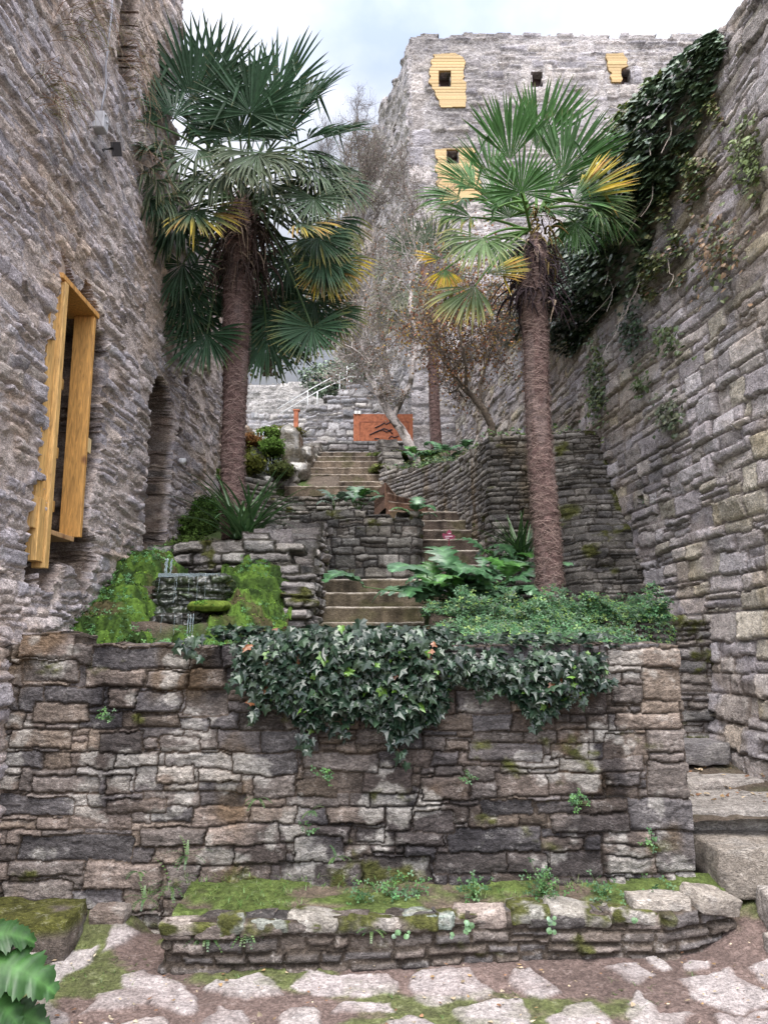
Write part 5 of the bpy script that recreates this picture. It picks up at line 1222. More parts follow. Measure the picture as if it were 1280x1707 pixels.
# palm on the right
Y2 = 7.2
pB = empty('fan_palm', 'slender fan palm on the right with bright green and yellow tipped fronds', 'palm tree', 'fan palms', tuple(PY(917, 1022, Y2)))
palm_trunk(pB, [(917, 1030, 56), (915, 1000, 48), (908, 860, 46), (900, 720, 43), (893, 600, 43), (887, 500, 47), (889, 435, 52), (892, 402, 30), (893, 390, 14)], Y2, 7, pB, 3000, .17)
crB = PY(893, 375, Y2)
skirt(PY(890, 445, Y2), .15, 260, .36, 8, pB, col=(.028, .020, .022)); skirt(PY(905, 385, Y2), .10, 140, .20, 9, pB, 'flower_stalks', (.12, .09, .035), 1.2)
G2 = (.052, .125, .034)
screen_frond(pB, [
 (850,266,.1,96,98,52,.05,0,.8),(894,250,.3,68,108,44,.05,0,.8),(937,290,0,55,112,62,.1,0,.75),(791,314,-.2,158,78,75,.3,.06,.75),(868,320,-.6,92,76,118,.15,.04,.9),(955,332,-.4,24,100,46,.15,.8,.8),(958,335,-.35,-8,90,50,.4,.15,.8),(975,340,-.3,-35,88,65,.7,.08,.6,.12),
 (786,362,-.2,190,75,80,.8,.28,.7,.05),(806,396,-.6,-112,86,90,.9,.30,.7,.28,.4),(738,430,-.2,190,46,35,.1,1.0,.8),(742,448,-.2,-95,44,50,.3,.95,.9),(812,456,-.5,-2,66,42,.15,.75,.8,.1),(792,476,-.4,-122,92,55,.6,.45,.7,.3),(1000,350,.1,-60,82,80,.8,.05,.6),
 (850,362,.3,105,62,100,.3,0,.7),(905,350,.1,-20,66,95,.5,0,.6),(838,405,-.1,-70,62,90,.8,.05,.6,.1),(770,330,.3,200,82,80,.5,.1,.7),(960,370,.2,-75,75,90,.8,0,.7),(820,300,.3,130,85,70,.2,0,.7),(915,320,.3,30,85,90,.3,0,.7),(830,345,-.3,140,70,100,.5,.05,.7)],
 1.12, Y2, G2, 2000, crB)
# palm far behind
Y3 = 15.6
pC = empty('fan_palm', 'distant fan palm with a dark trunk behind the autumn leaved tree', 'palm tree', 'fan palms', tuple(PY(726, 742, Y3)))
palm_trunk(pC, [(727, 748, 20), (725, 680, 19), (722, 600, 18), (715, 520, 18), (708, 470, 20), (706, 440, 8)], Y3, 9, pC, 700, .2)
crC = PY(707, 455, Y3)
screen_frond(pC, [(690,425,-.3,110,62,95,.2,0,.8),(720,420,0,70,62,95,.2,0,.8),(665,450,-.2,190,58,85,.6,.05,.7,.15),(668,490,-.3,215,60,85,.7,.3,.7,.2),(690,480,-.5,-100,62,95,.7,.1,.7,.2),(740,460,0,-10,55,85,.6,.1,.7),(660,520,-.2,-120,58,85,.5,.4,.8,.2),(700,520,.2,-90,58,95,.5,.1,.8),(740,500,.2,-60,55,85,.6,.1,.8)],
 1.1, Y3, (.075, .10, .06), 3000, crC)

# ---- small trees
def tree(name, label, group, limbs, Y, seed, depth, tw, leafspec, barkcol, base_px, spot=0, grow=.55, upw=.25):
    r = np.random.default_rng(seed); root = empty(name, label, 'tree', group, tuple(PY(base_px[0], base_px[1], Y)))
    mb = MB(); tips = []
    bc = np.array(barkcol)
    def bcol(v):
        f = vn3(np.array([v*9.]), seed)[0]; k = 1+.5*f
        if spot and vn3(np.array([v*6.+7]), seed+1)[0] > .28: return np.array([.06, .05, .04])
        return bc*k
    def twig(p, d, l, w, lev):
        n = 4; pts = [p]; 
        for i in range(n):
            d = d+r.normal(0, .20, 3)+np.array([0, 0, upw*.25]); d /= np.linalg.norm(d); pts.append(pts[-1]+d*l/n)
        mb.tube(pts, np.linspace(w, w*.55, n+1), 5 if lev < 2 else 3, bc*r.uniform(.6, 1.15), False)
        if lev >= depth-1: tips.extend(pts[1:])
        if lev < depth:
            for i in range(1, n+1):
                for _ in range(2 if r.random() < tw else 1):
                    dd = d+r.normal(0, .75, 3); dd /= np.linalg.norm(dd); twig(pts[i], dd, l*r.uniform(.5, .8), w*.55, lev+1)
    for lim in limbs:
        P = [PY(x, y, Y+dy) for x, y, w, dy in lim]; zc = np.dot(P[0]-EYE, cF); W = [w/2*zc/FPX for _, _, w, _ in lim]
        s = np.linspace(0, len(P)-1, (len(P)-1)*6+1); Pi = np.stack([np.interp(s, range(len(P)), [p[k] for p in P]) for k in range(3)], -1); Wi = np.interp(s, range(len(P)), W)
        Pi += .006*r.normal(size=Pi.shape)
        mb.tube(Pi, Wi, 10, bcol)
        for i in range(len(Pi)//2, len(Pi)):
            if r.random() < grow:
                d = Pi[min(i+1, len(Pi)-1)]-Pi[i-1]; d = d/np.linalg.norm(d)+r.normal(0, .8, 3); d /= np.linalg.norm(d); twig(Pi[i], d, r.uniform(.4, .9), Wi[i]*.45, 0)
        d = Pi[-1]-Pi[-3]; twig(Pi[-1], d/np.linalg.norm(d), .6, Wi[-1]*.9, 0)
    o = mb.build('trunk', M['bark'], None); to_parent(o, root)
    n, size, pal, p, sp = leafspec
    if n:
        tips = np.array(tips); c = tips[r.integers(0, len(tips), n)]+r.normal(0, sp, (n, 3)); mb = MB(); sz = r.uniform(size[0], size[1], n)
        mb.inst(*IVY_S, c, frames(rdir(n), rdir(n))*sz[:, None, None], cols(n, pal, .3, p)); o = mb.build('crown', M['dry'], None, False); to_parent(o, root)
    return root
tree('small_tree', 'leaning pale barked small tree with dark spots in front of the rust panel', 'small trees on the upper bed',
     [[(697, 784, 20, 0), (684, 745, 17, 0), (668, 715, 15, 0), (652, 694, 15, 0), (634, 662, 12, 0), (616, 628, 10, .1), (604, 590, 8, .2), (600, 540, 7, .3), (612, 480, 6, .3)],
      [(655, 698, 10, 0), (668, 668, 9, 0), (684, 640, 9, 0), (690, 600, 8, 0), (694, 560, 7, .1), (682, 510, 6, .2), (690, 450, 5, .3)]], 13.5, 21, 3, .35,
     (7000, (.018, .042), [(.22, .21, .17), (.26, .20, .15), (.22, .12, .07), (.14, .15, .09)], [.4, .25, .2, .15], .06), (.36, .32, .30), (697, 784), 1, .38)
tree('small_tree', 'thin crooked tree with small russet autumn leaves above the curved retaining wall', 'small trees on the upper bed',
     [[(822, 728, 15, 0), (816, 700, 12, 0), (800, 676, 11, 0), (778, 652, 9, 0), (758, 630, 7, .1), (742, 600, 5, .2), (738, 560, 4, .2)],
      [(800, 676, 7, 0), (800, 640, 5, .1), (812, 600, 4, .1), (806, 560, 3, .2)], [(778, 652, 6, 0), (776, 610, 5, -.2), (768, 570, 4, -.3), (760, 530, 3, -.3)]], 10.6, 22, 3, .4,
     (5200, (.020, .042), [(.27, .13, .07), (.34, .20, .06), (.22, .10, .07), (.36, .26, .07), (.28, .20, .15)], [.3, .22, .2, .13, .15], .11), (.12, .095, .075), (822, 728), 0, .5)
tree('small_tree', 'bare lichen covered tree standing against the side of the far building', 'small trees on the upper bed',
     [[(648, 655, 12, 0), (640, 590, 11, 0), (630, 500, 10, 0), (618, 430, 8, 0), (604, 370, 6, .2), (610, 320, 5, .2), (600, 270, 4, .3)], [(632, 510, 7, 0), (655, 460, 6, -.2), (668, 400, 5, -.3), (690, 350, 4, -.3), (672, 300, 3, -.2)], [(622, 450, 6, 0), (590, 400, 5, .3), (580, 340, 4, .3), (585, 280, 3, .3)],
      [(636, 560, 6, 0), (675, 530, 5, .2), (705, 490, 4, .2), (720, 440, 3, .2)]], 15.9, 23, 3, .45,
     (6500, (.014, .034), [(.26, .25, .21), (.20, .21, .16), (.24, .17, .15), (.16, .12, .10)], [.4, .25, .2, .15], .10), (.17, .145, .13), (648, 655), 0, .5, .5)
tree('bare_tree', 'leafless twiggy tree against the sky between the left palm and the building', None,
     [[(560, 420, 7, 0), (565, 350, 6, 0), (575, 290, 4, 0), (585, 240, 3, 0), (596, 195, 2, 0)], [(566, 350, 4, 0), (545, 300, 3, .2), (548, 260, 2, .2)]], 21.5, 24, 3, .5, (0, (0, 0), [], [], 0), (.20, .18, .18), (560, 420), 0, .6, .5)

# ---- hillside greenery far behind
def bush(name, label, cat, cx, cy, Y, rx, ry, rz, n, size, pal, seed, tmpl=IVY_S, mat='leaf', group=None, stem=True):
    r = np.random.default_rng(seed); c = PY(cx, cy, Y); root = empty(name, label, cat, group, (c[0], c[1], c[2]-rz))
    d = r.normal(size=(n, 3)); d /= np.linalg.norm(d, axis=1)[:, None]; rr = r.random(n)**.35
    k = 1+.35*fbm3(d*2.2+seed, seed, 3)
    clump = sstep(-.3, .05, fbm3(d*rr[:, None]*3.5+seed*2, seed+3, 2)); keepm = r.random(n) < .25+.75*clump; d, rr, k = d[keepm], rr[keepm], k[keepm]; n = len(d)
    pos = c+d*(rr*k)[:, None]*np.array([rx, ry, rz]); sz = r.uniform(size[0], size[1], n)
    mb = MB(); nr = d+np.array([0, -.2, .5])+r.normal(0, .5, (n, 3)); mb.inst(*tmpl, pos, frames(nr, rdir(n)+np.array([0, 0, -.5]))*sz[:, None, None], cols(n, pal, .35)); o = mb.build('crown', M[mat], None, False); to_parent(o, root)
    if stem:
        mb = MB()
        for q in range(7):
            a = c+np.array([r.normal(0, .1*rx), 0, -rz]); b = c+r.normal(0, .4, 3)*np.array([rx, ry, rz]); mb.tube([a, (a+b)/2+r.normal(0, .1, 3), b], [.05, .035, .015], 5, (.10, .08, .06))
        o = mb.build('trunk', M['bark'], None); to_parent(o, root)
    return root
EVG = [(.02, .045, .018), (.035, .07, .025), (.06, .10, .03), (.12, .10, .03)]
bush('evergreen_tree', 'dark evergreen tree rising behind the whitish wall, seen under the left palm', 'tree', 455, 520, 24, 2.2, 1.4, 2.2, 6500, (.07, .15), EVG, 31)
bush('evergreen_tree', 'olive green tree behind the railing, between palm and building', 'tree', 545, 470, 23.5, 1.5, 1.2, 2.3, 4500, (.06, .13), [(.09, .10, .05), (.13, .12, .06), (.06, .08, .04), (.16, .10, .05)], 32)
bush('evergreen_tree', 'shaded tree seen between the left wall and the left palm trunk', 'tree', 330, 470, 22, 1.8, 1.2, 2.6, 5000, (.07, .14), EVG, 33)
bush('ivy_bank', 'bank of dark ivy behind the white stair railing', 'ivy', 560, 632, 18.6, .95, .5, .48, 3800, (.05, .09), DK, 34, stem=False, mat='gloss')

# ---- large lobed leaves (acanthus like)
def big_leaf(mb, base, d, up, L_, W_, seed, pal, arch=.6, wav=.05, depth=.66):
    r = np.random.default_rng(seed); d = np.array(d, float); d /= np.linalg.norm(d); up = np.array(up, float); up -= d*np.dot(up, d); up /= np.linalg.norm(up); s = np.cross(d, up)
    n = 40; t = np.linspace(0, 1, n+1); lobes = 5.5
    env = np.sin(PI*np.clip(t*.93+.03, 0, 1)**.85)**.8
    saw = (t*lobes) % 1; lob = (1-depth)+depth*np.sin(PI*np.clip(saw, 0, 1))**.8*1.0; teeth = 1+.10*np.sin(t*lobes*2*PI*3)
    wv = W_*env*np.where(t < .92, lob, 1)*teeth; wv[t < .12] = .012
    ang = arch*t*t*1.6; st = L_/n; cx = np.cumsum(np.cos(ang))*st; cz = -np.cumsum(np.sin(ang))*st+.25*L_*t*(1-t)
    S_ = np.array([-1, -.5, 0, .5, 1]); V = []; C = []
    for i in range(n+1):
        for q in S_:
            f = abs(q); sweep = .10*L_*f*(wv[i]/W_)
            x = cx[i]+sweep; y = q*wv[i]; z = cz[i]+(.16*f-.30*f*f)*wv[i]*1.6+wav*L_*.5*math.sin(t[i]*lobes*2*PI+seed)*f
            V.append(np.array(base)+d*x+s*y+up*z)
            c = np.array(pal)*(1+.15*math.sin(t[i]*lobes*2*PI))*r.uniform(.9, 1.1)
            if f == 0: c = c*1.7+np.array([.02, .03, .01])
            C.append(c)
    idx = np.arange((n+1)*5).reshape(n+1, 5); Q = np.stack([idx[:-1, :-1], idx[:-1, 1:], idx[1:, 1:], idx[1:, :-1]], -1).reshape(-1, 4)
    mb.add(np.array(V), Q, None, np.clip(np.array(C), .005, .5))
AC = [(.042, .105, .045), (.055, .13, .06), (.075, .15, .08), (.05, .14, .03)]
def acanthus(label, px, py, Y, n, L_, W_, seed, spread=1.0, group='large lobed plants', squash=.6, pal=AC, offs=.25, hgt=.25, front=.35):
    r = np.random.default_rng(seed); b = PY(px, py, Y); root = empty('acanthus_plant', label, 'plant', group, tuple(b))
    for k in range(n):
        a = 2*PI*(k+r.random()*.7)/n*1.0; el = r.uniform(.0, .9); d = np.array([math.cos(a)*spread, math.sin(a)*squash-front, .25+.6*el])
        st = b+np.array([r.normal(0, offs), r.normal(0, offs*.5), r.uniform(.02, hgt)]); l = L_*r.uniform(.7, 1.15)
        mb = MB(); big_leaf(mb, st, d, (0, -.25, 1), l, W_*l/L_*r.uniform(.85, 1.15), seed*50+k, pal[k % len(pal)], r.uniform(.5, 1.1)); 
        mb.tube([b+np.array([0, 0, -.05]), (b+st)/2+np.array([0, 0, .03]), st, st+d/np.linalg.norm(d)*.03], .006, 5, (.10, .18, .06))
        o = mb.build('leaf', M['gloss'], None); to_parent(o, root)
    return root
acanthus('big clump of lobed glossy leaves spreading over the lower steps', 778, 1012, 7.5, 46, .46, .19, 41, 1.15, offs=.30, hgt=.30)
acanthus('lobed leafed clump behind the big one, under the maroon label', 850, 955, 8.3, 14, .36, .14, 42, 1.0, offs=.2, hgt=.25)
acanthus('lobed plant growing on top of the dark planter wall', 597, 846, 9.75, 9, .30, .11, 43, 1.0, offs=.12, hgt=.15)
acanthus('small lobed plant at the right end of the planter wall', 690, 868, 9.3, 6, .25, .09, 44, .9, offs=.05, hgt=.12)
acanthus('bright lobed plants on the upper bed beside the leaning tree', 745, 768, 12.9, 16, .40, .16, 45, 1.3, offs=.3, hgt=.2)
acanthus('grey green leaves of a small plant left of the planter wall top', 556, 846, 9.75, 4, .30, .10, 46, 1.0, offs=.08, hgt=.10, pal=[(.09, .14, .10)])
root = empty('acanthus_plant', 'large lobed leaf plant cut off by the bottom left corner', 'plant', 'large lobed plants', tuple(PZ(-30, 1660, .0)))
for k, (x, y, d, up_, l, w_) in enumerate(((-75, 1600, (1, -.10, -.10), (.05, -.55, 1), .44, .125), (-70, 1690, (1, -.1, .06), (0, -.5, 1), .37, .11), (-60, 1640, (1, -.35, -.25), (0, -.4, 1), .30, .09), (-90, 1575, (1, .15, .15), (0, -.5, 1), .34, .10))):
    b = PY(x, y, 3.45); mb = MB(); big_leaf(mb, b, d, up_, l, w_, 470+k, [(.030, .085, .020), (.024, .068, .016)][k % 2], .45, .035, .36)
    mb.tube([np.array(root.location)+np.array([-.1, 0, -.03]), b], .007, 5, (.1, .18, .06)); o = mb.build('leaf', M['leaf'], None); to_parent(o, root)

# ---- strap leaved plants
def strap(label, px, py, Y, n, L_, seed, w0=.016, pal=((.035, .085, .03), (.05, .12, .04), (.07, .14, .05)), wide=1.0):
    r = np.random.default_rng(seed); b = PY(px, py, Y); mb = MB()
    for k in range(n):
        a = r.uniform(0, 2*PI); el = r.uniform(.5, 2.4); d = np.array([math.cos(a)*wide, math.sin(a)*.8-.15, el]); d /= np.linalg.norm(d); l = L_*r.uniform(.55, 1.1); p = b+np.array([r.normal(0, .06), r.normal(0, .05), 0]); pts = [p]; K = 10; g = r.uniform(.10, .34); v = d
        for i in range(K): v = v+np.array([0, 0, -g*(.25+i/K)*.62]); v /= np.linalg.norm(v); pts.append(pts[-1]+v*l/K)
        pts = np.array(pts); T = np.gradient(pts, axis=0); s = np.cross(T, [0, 0, 1.]); s /= np.linalg.norm(s, axis=1)[:, None]+1e-9; up_ = np.cross(s, T); up_ /= np.linalg.norm(up_, axis=1)[:, None]+1e-9
        w = w0*r.uniform(.7, 1.2)*np.sin(PI*np.clip(np.linspace(.28, 1, K+1), 0, .995))**.6
        V = np.stack([pts-s*w[:, None], pts-up_*(w*.35)[:, None], pts+s*w[:, None]], 1).reshape(-1, 3)
        mb.add(V, [(3*i+j, 3*i+j+1, 3*i+j+4, 3*i+j+3) for i in range(K) for j in (0, 1)], None, np.array(pal[k % len(pal)])*r.uniform(.75, 1.3))
    return tag(mb.build('strap_leaved_plant', M['gloss'], None, False), label, 'plant', 'strap leaved plants')
strap('arching strap leaved clump on the stones in front of the left palm trunk', 405, 898, 7.75, 75, .82, 51, .017)
strap('strap leaved clump beside the right palm trunk', 866, 925, 8.3, 46, .55, 52, .013, pal=((.03, .07, .025), (.05, .11, .03)))

# ---- moss, clover, low cover
def mound_scatter(mb, c, size, n, seed, pal, sz, lean=.0, tmpl=None, lump=.22):
    r = np.random.default_rng(seed); d = r.normal(size=(n, 3)); d[:, 2] = np.abs(d[:, 2])*.9-.15; d /= np.linalg.norm(d, axis=1)[:, None]
    k = 1+lump*fbm3(d*2.5+seed, seed, 3)
    pos = np.array(c)+d*np.array(size)/2*k[:, None]; nr = d+r.normal(0, .45, (n, 3))
    if lump > .5: pos = pos+np.clip(r.normal(0, .15, (n, 3)), -.4, .4)*np.array(size)
    s_ = r.uniform(sz[0], sz[1], n); mb.inst(*(tmpl or IVY_S), pos, frames(nr, rdir(n)+np.array([0, -.3, .3]))*s_[:, None, None], cols(n, pal, .35))
MOSS = [(.085, .17, .025), (.06, .13, .025), (.13, .21, .03), (.04, .09, .02)]
CLV = [(.05, .15, .045), (.07, .19, .05), (.04, .11, .04), (.10, .22, .06)]
mo = MB(); cl = MB()
def bank(x0, x1, y0, y1, zf, seed):
    xs = np.arange(x0, x1, .014); ys = np.arange(y0, y1, .014); X, Y = np.meshgrid(xs, ys)
    z = zf(X, Y)+.14*fbm2(X*4.2, Y*4.2, seed, 3)+.06*(1-2.2*np.abs(fbm2(X*9, Y*9, seed+3, 3)))+.012*fbm2(X*30, Y*30, seed+1, 3)
    step = np.floor(z/.13)*.13; z = z*.45+(step+.13*sstep(.25, .75, (z-step)/.13))*.55
    mixm = sstep(-.25, .3, fbm2(X*8, Y*8, seed+2, 4))[..., None]; C = np.array([.025, .045, .012])*(1-mixm)+np.array([.08, .14, .025])*mixm
    br = sstep(.12, .35, fbm2(X*3.1, Y*3.1, seed+4, 3)); C = C*(1-br[..., None])+np.array([.07, .06, .03])*br[..., None]
    Yw = Y+.03*fbm2(X*6, z*6, seed+5, 3)
    idx = np.arange(X.size).reshape(X.shape); Q = np.stack([idx[:-1, :-1], idx[:-1, 1:], idx[1:, 1:], idx[1:, :-1]], -1).reshape(-1, 4)
    V = np.stack([X, Yw, z], -1); mo.add(V.reshape(-1, 3), Q, None, np.clip(C, .01, .5).reshape(-1, 3))
    nr = np.cross(V[:, 1:][:-1]-V[:, :-1][:-1], V[1:, :-1]-V[:-1, :-1]); nr /= np.linalg.norm(nr, axis=-1)[..., None]
    P = V[:-1, :-1].reshape(-1, 3); nr = nr.reshape(-1, 3); n = int(len(P)*.55); i = rng.integers(0, len(P), n)
    s_ = rng.uniform(.006, .018, n); mo.inst(*IVY_S, P[i]+rng.normal(0, .005, (n, 3)), frames(nr[i]+rng.normal(0, .5, (n, 3)), rdir(n)+np.array([0, -.3, .4]))*s_[:, None, None], cols(n, MOSS, .4)*(.45+.75*sstep(-.25, .3, fbm2(P[i, 0]*8, P[i, 1]*8, seed+2, 4)))[:, None])
    cm_ = np.nonzero(fbm2(P[:, 0]*3.3, P[:, 2]*3.3+P[:, 1], seed+6, 3)+.5*sstep(2.0, 1.5, P[:, 2]) > .0)[0]; n = int(len(cm_)*.20); i = rng.choice(cm_, n)
    s_ = rng.uniform(.016, .042, n); cl.inst(*CLOV, P[i]+nr[i]*(.01+.06*rng.random(n))[:, None], frames(nr[i]+np.array([0, -.4, .4])+rng.normal(0, .4, (n, 3)), rdir(n))*s_[:, None, None], cols(n, CLV, .35))
zl_ = lambda X, Y: np.interp(Y, [5.5, 5.9, 6.2, 6.6, 6.9, 7.4], [1.50, 1.66, 1.86, 2.10, 2.26, 2.42])-.16*sstep(-2.0, -1.88, X)
bank(-2.40, -1.86, 5.5, 7.4, zl_, 310)
zr_ = lambda X, Y: np.interp(Y, [5.6, 6.0, 6.3, 6.7, 7.1, 7.4], [1.50, 1.62, 1.80, 2.0, 2.16, 2.3])-.22*sstep(-1.05, -.85, X)
bank(-1.52, -.82, 5.6, 7.4, lambda X, Y: zr_(X, Y)-.25*sstep(-1.36, -1.46, X)*sstep(6.9, 6.5, Y), 320)
bank(-1.9, -1.3, 5.2, 6.25, lambda X, Y: 1.50+.02*X*0+.05*sstep(5.9, 6.2, Y), 330)
p = PY(348, 1012, 6.3); P, Q = rock_shape((.32, .34, .09), 331, 12, .4, .25); mo.add(P+p, Q, None, np.array([.10, .14, .025])*(1+.5*fbm3((P+p)*14, 4, 3))[:, None]); mound_scatter(mo, p, (.32, .34, .1), 1500, 332, MOSS, (.007, .018))
p = mo.build('moss', M['moss'], None, True); tag(p, 'bright green moss cushions on both sides of the waterfall', 'moss', None, 'stuff')
tag(cl.build('clover', M['leaf'], None, False), 'clover leaves growing through the moss by the waterfall', 'clover', None, 'stuff')
# moss and greenery of the upper cascade and slope behind the left palm
mo = MB()
for k, (x, y, Y, w_, h_, pal) in enumerate(((455, 750, 12.8, .30, .30, [(.11, .20, .035), (.08, .15, .03)]), (410, 780, 12.4, .50, .42, [(.13, .14, .025), (.09, .11, .02)]), (418, 740, 13.0, .42, .22, [(.22, .10, .035), (.17, .09, .03)]), (470, 790, 12.5, .3, .3, [(.08, .10, .03)]), (450, 728, 13.4, .35, .2, [(.12, .2, .04)]),
     (350, 800, 11.0, .55, .30, [(.11, .19, .03), (.08, .15, .03)]), (335, 770, 11.6, .5, .3, [(.10, .13, .03)]), (345, 860, 9.6, .4, .4, [(.07, .14, .03)]), (325, 890, 9.2, .35, .4, [(.08, .14, .03)]), (320, 920, 8.2, .4, .25, [(.08, .13, .03)]), (470, 722, 14, .7, .12, [(.13, .12, .03)]), (660, 762, 14.2, .9, .12, [(.13, .17, .04)]), (640, 785, 13.4, .4, .1, [(.15, .18, .05)]))):
    w_ *= .8; h_ *= .8; pal = [tuple(np.array(q)*.75) for q in pal]; p = PY(x, y, Y); P, Q = rock_shape((w_*.55, .3, h_*.5), 350+k, 16, .3, .6); P = P+p; mo.add(P, Q, None, np.array(pal[0])*(.5+.3*fbm3(P*12, k, 3))[:, None]); mound_scatter(mo, p, (w_*1.15, .5, h_*1.15), 1500, 450+k, pal, (.02, .06), 0, CLOV, .9); mound_scatter(mo, p, (w_*.9, .45, h_*.9), 1800, 470+k, [tuple(np.array(pal[0])*.5)], (.02, .06), 0, None, .8)
tag(mo.build('moss', M['moss'], None, True), 'moss and small plants on the rocks around the upper waterfall', 'moss', None, 'stuff')
# low cover on the right bed
cv = MB(); n = 8200
xx = rng.uniform(.25, 2.5, n); yy = 4.95+rng.random(n)*2.9; keep = (xx < 1.74) | (yy > 6.66); keep &= ~((xx < .36) & (yy > 6.0)); xx, yy = xx[keep], yy[keep]; n = len(xx)
hb = .04+.16*(fbm2(xx*2.6, yy*2.6, 830, 3)+.4)
zz = terrain_z(xx, yy); zz = np.where(yy > 6.62, np.maximum(zz, zs-.02), zz)+hb*rng.random(n)**.5
sz = rng.uniform(.026, .058, n)
CG = [(.045, .12, .045), (.06, .15, .06), (.035, .09, .04), (.11, .20, .05), (.15, .22, .05)]
cv.inst(*CLOV, np.stack([xx, yy, zz], -1), frames(np.tile([0, -.5, 1.], (n, 1))+rng.normal(0, .4, (n, 3)), rdir(n))*sz[:, None, None], cols(n, CG, .3, [.3, .28, .22, .12, .08]))
n = 4600; xx = rng.uniform(.62, 2.45, n); yy = rng.uniform(6.2, 7.1, n); yy = np.where(xx > 1.72, np.maximum(yy, 6.72), yy); zz = np.interp(yy, [6.2, 6.7, 7.1], [1.62, 1.80, 1.92])+.22*rng.random(n)*np.clip(.5+1.3*fbm2(xx*2.8, yy*2.8, 834, 3), .1, 1.3); sz = rng.uniform(.026, .06, n)
cv.inst(*CLOV, np.stack([xx, yy, zz], -1), frames(np.tile([0, -.8, 1.], (n, 1))+rng.normal(0, .45, (n, 3)), rdir(n))*sz[:, None, None], cols(n, CG, .35, [.3, .28, .22, .12, .08]))
n = 900; xx = rng.uniform(1.0, 2.5, n); zz = zs-.02-.34*rng.random(n)**1.7*(.4+.6*sstep(-.1, .3, fbm2(xx*4, xx*0, 831, 2))); sz = rng.uniform(.018, .04, n)
cv.inst(*CLOV, np.stack([xx, 6.72-.06*rng.random(n), zz], -1), frames(np.tile([0, -1., .5], (n, 1))+rng.normal(0, .4, (n, 3)), rdir(n))*sz[:, None, None], cols(n, CG, .3))
tag(cv.build('ground_cover', M['leaf'], None, False), 'low carpet of small green leaves around the right palm', 'ground cover', None, 'stuff')
gc = MB(); n = 5200; yy = rng.uniform(9.3, 16, n); xx = cw_x(yy)+.05+rng.random(n)*np.where(yy < 13, 1.3, 1.9); zz = cw_top(yy)-.02+.16*rng.random(n)*(1+fbm2(xx*2, yy*2, 833, 2)); sz = rng.uniform(.03, .06, n)
gc.inst(*IVY_S, np.stack([xx, yy, zz], -1), frames(np.tile([0, -.5, 1.], (n, 1))+rng.normal(0, .5, (n, 3)), rdir(n))*sz[:, None, None], cols(n, [(.05, .11, .03), (.08, .16, .04), (.04, .08, .03), (.14, .17, .05)], .3))
tag(gc.build('ground_cover', M['leaf'], None, False), 'ivy and weeds covering the upper bed behind the curved wall', 'ground cover', None, 'stuff')

# ---- weeds in the wall and on the ledge
def rosette(mb, c, n, L_, seed, pal, w=.006, el=(.2, 1.2), out=(0, -1, 0), pinn=True):
    r = np.random.default_rng(seed)
    for k in range(n):
        a = r.uniform(0, 2*PI); d = np.array([math.cos(a), math.sin(a), 0])*1.0+np.array(out)*.8+np.array([0, 0, r.uniform(*el)]); d /= np.linalg.norm(d); l = L_*r.uniform(.6, 1.1); K = 9; p = np.array(c); v = d; pts = [p]
        for i in range(K): v = v+np.array([0, 0, -.16]); v /= np.linalg.norm(v); pts.append(pts[-1]+v*l/K)
        pts = np.array(pts); T = np.gradient(pts, axis=0); s = np.cross(T, [0, 0, 1.]); s /= np.linalg.norm(s, axis=1)[:, None]+1e-9; c0 = np.array(pal[k % len(pal)])*r.uniform(.7, 1.3)
        if pinn:
            for i in range(1, K):
                for sg in (-1, 1):
                    b = pts[i]; e = b+s[i]*sg*w*3.2*(1-i/K*.6)+T[i]/np.linalg.norm(T[i])*w*1.2; q = T[i]/np.linalg.norm(T[i])*w*.8; mb.add([b-q, (b+e)/2-q*1.3, e, (b+e)/2+q*1.3, b+q], None, [(0, 1, 2), (0, 2, 3), (0, 3, 4)], c0)
        else:
            wv = w*np.linspace(1, .1, K+1); V = np.concatenate([pts-s*wv[:, None], pts+s*wv[:, None]]); mb.add(V, [(i, i+1, K+2+i, K+1+i) for i in range(K)], None, c0)
FERN = [(.06, .12, .04), (.09, .15, .05), (.045, .09, .035)]
ferns = [((430, 1332), 4.58, 7, .11, 'small fern in a joint left of the middle of the front wall'), ((312, 1428), 4.58, 10, .15, 'feathery fern low on the left part of the front wall'), ((285, 1478), 4.58, 12, .20, 'tall feathery fern at the foot of the front wall, above the ledge end'), ((230, 1455), 4.6, 6, .10, 'little fern in the left foot of the front wall'), ((520, 1352), 4.6, 6, .09, 'yellowish fern in the middle of the front wall'),
         ((410, 1555), 4.20, 12, .15, 'spreading fern hanging from the front of the mossy ledge'), ((345, 1562), 4.20, 10, .13, 'fern at the left end of the mossy ledge front'), ((240, 1500), 4.55, 9, .12, 'fern beside the small brown slab left of the ledge'), ((560, 1430), 4.6, 5, .10, 'thin pale fern low in the middle of the front wall'), ((620, 1552), 4.2, 8, .10, 'small grassy fern on the ledge front near its middle'), ((1140, 820), 8.4, 6, .14, 'fern in a hole of the right wall')]
for (x, y), Y, n_, l, lab in ferns:
    mb = MB(); c = PY(x, y, Y) if x < 1100 else PR(1085, 835)+np.array([-.06, 0, 0]); rosette(mb, c, n_, l, int(x+y), FERN, .0042); tag(mb.build('fern', M['leaf'], None, False), lab, 'fern', 'ferns in the stonework')
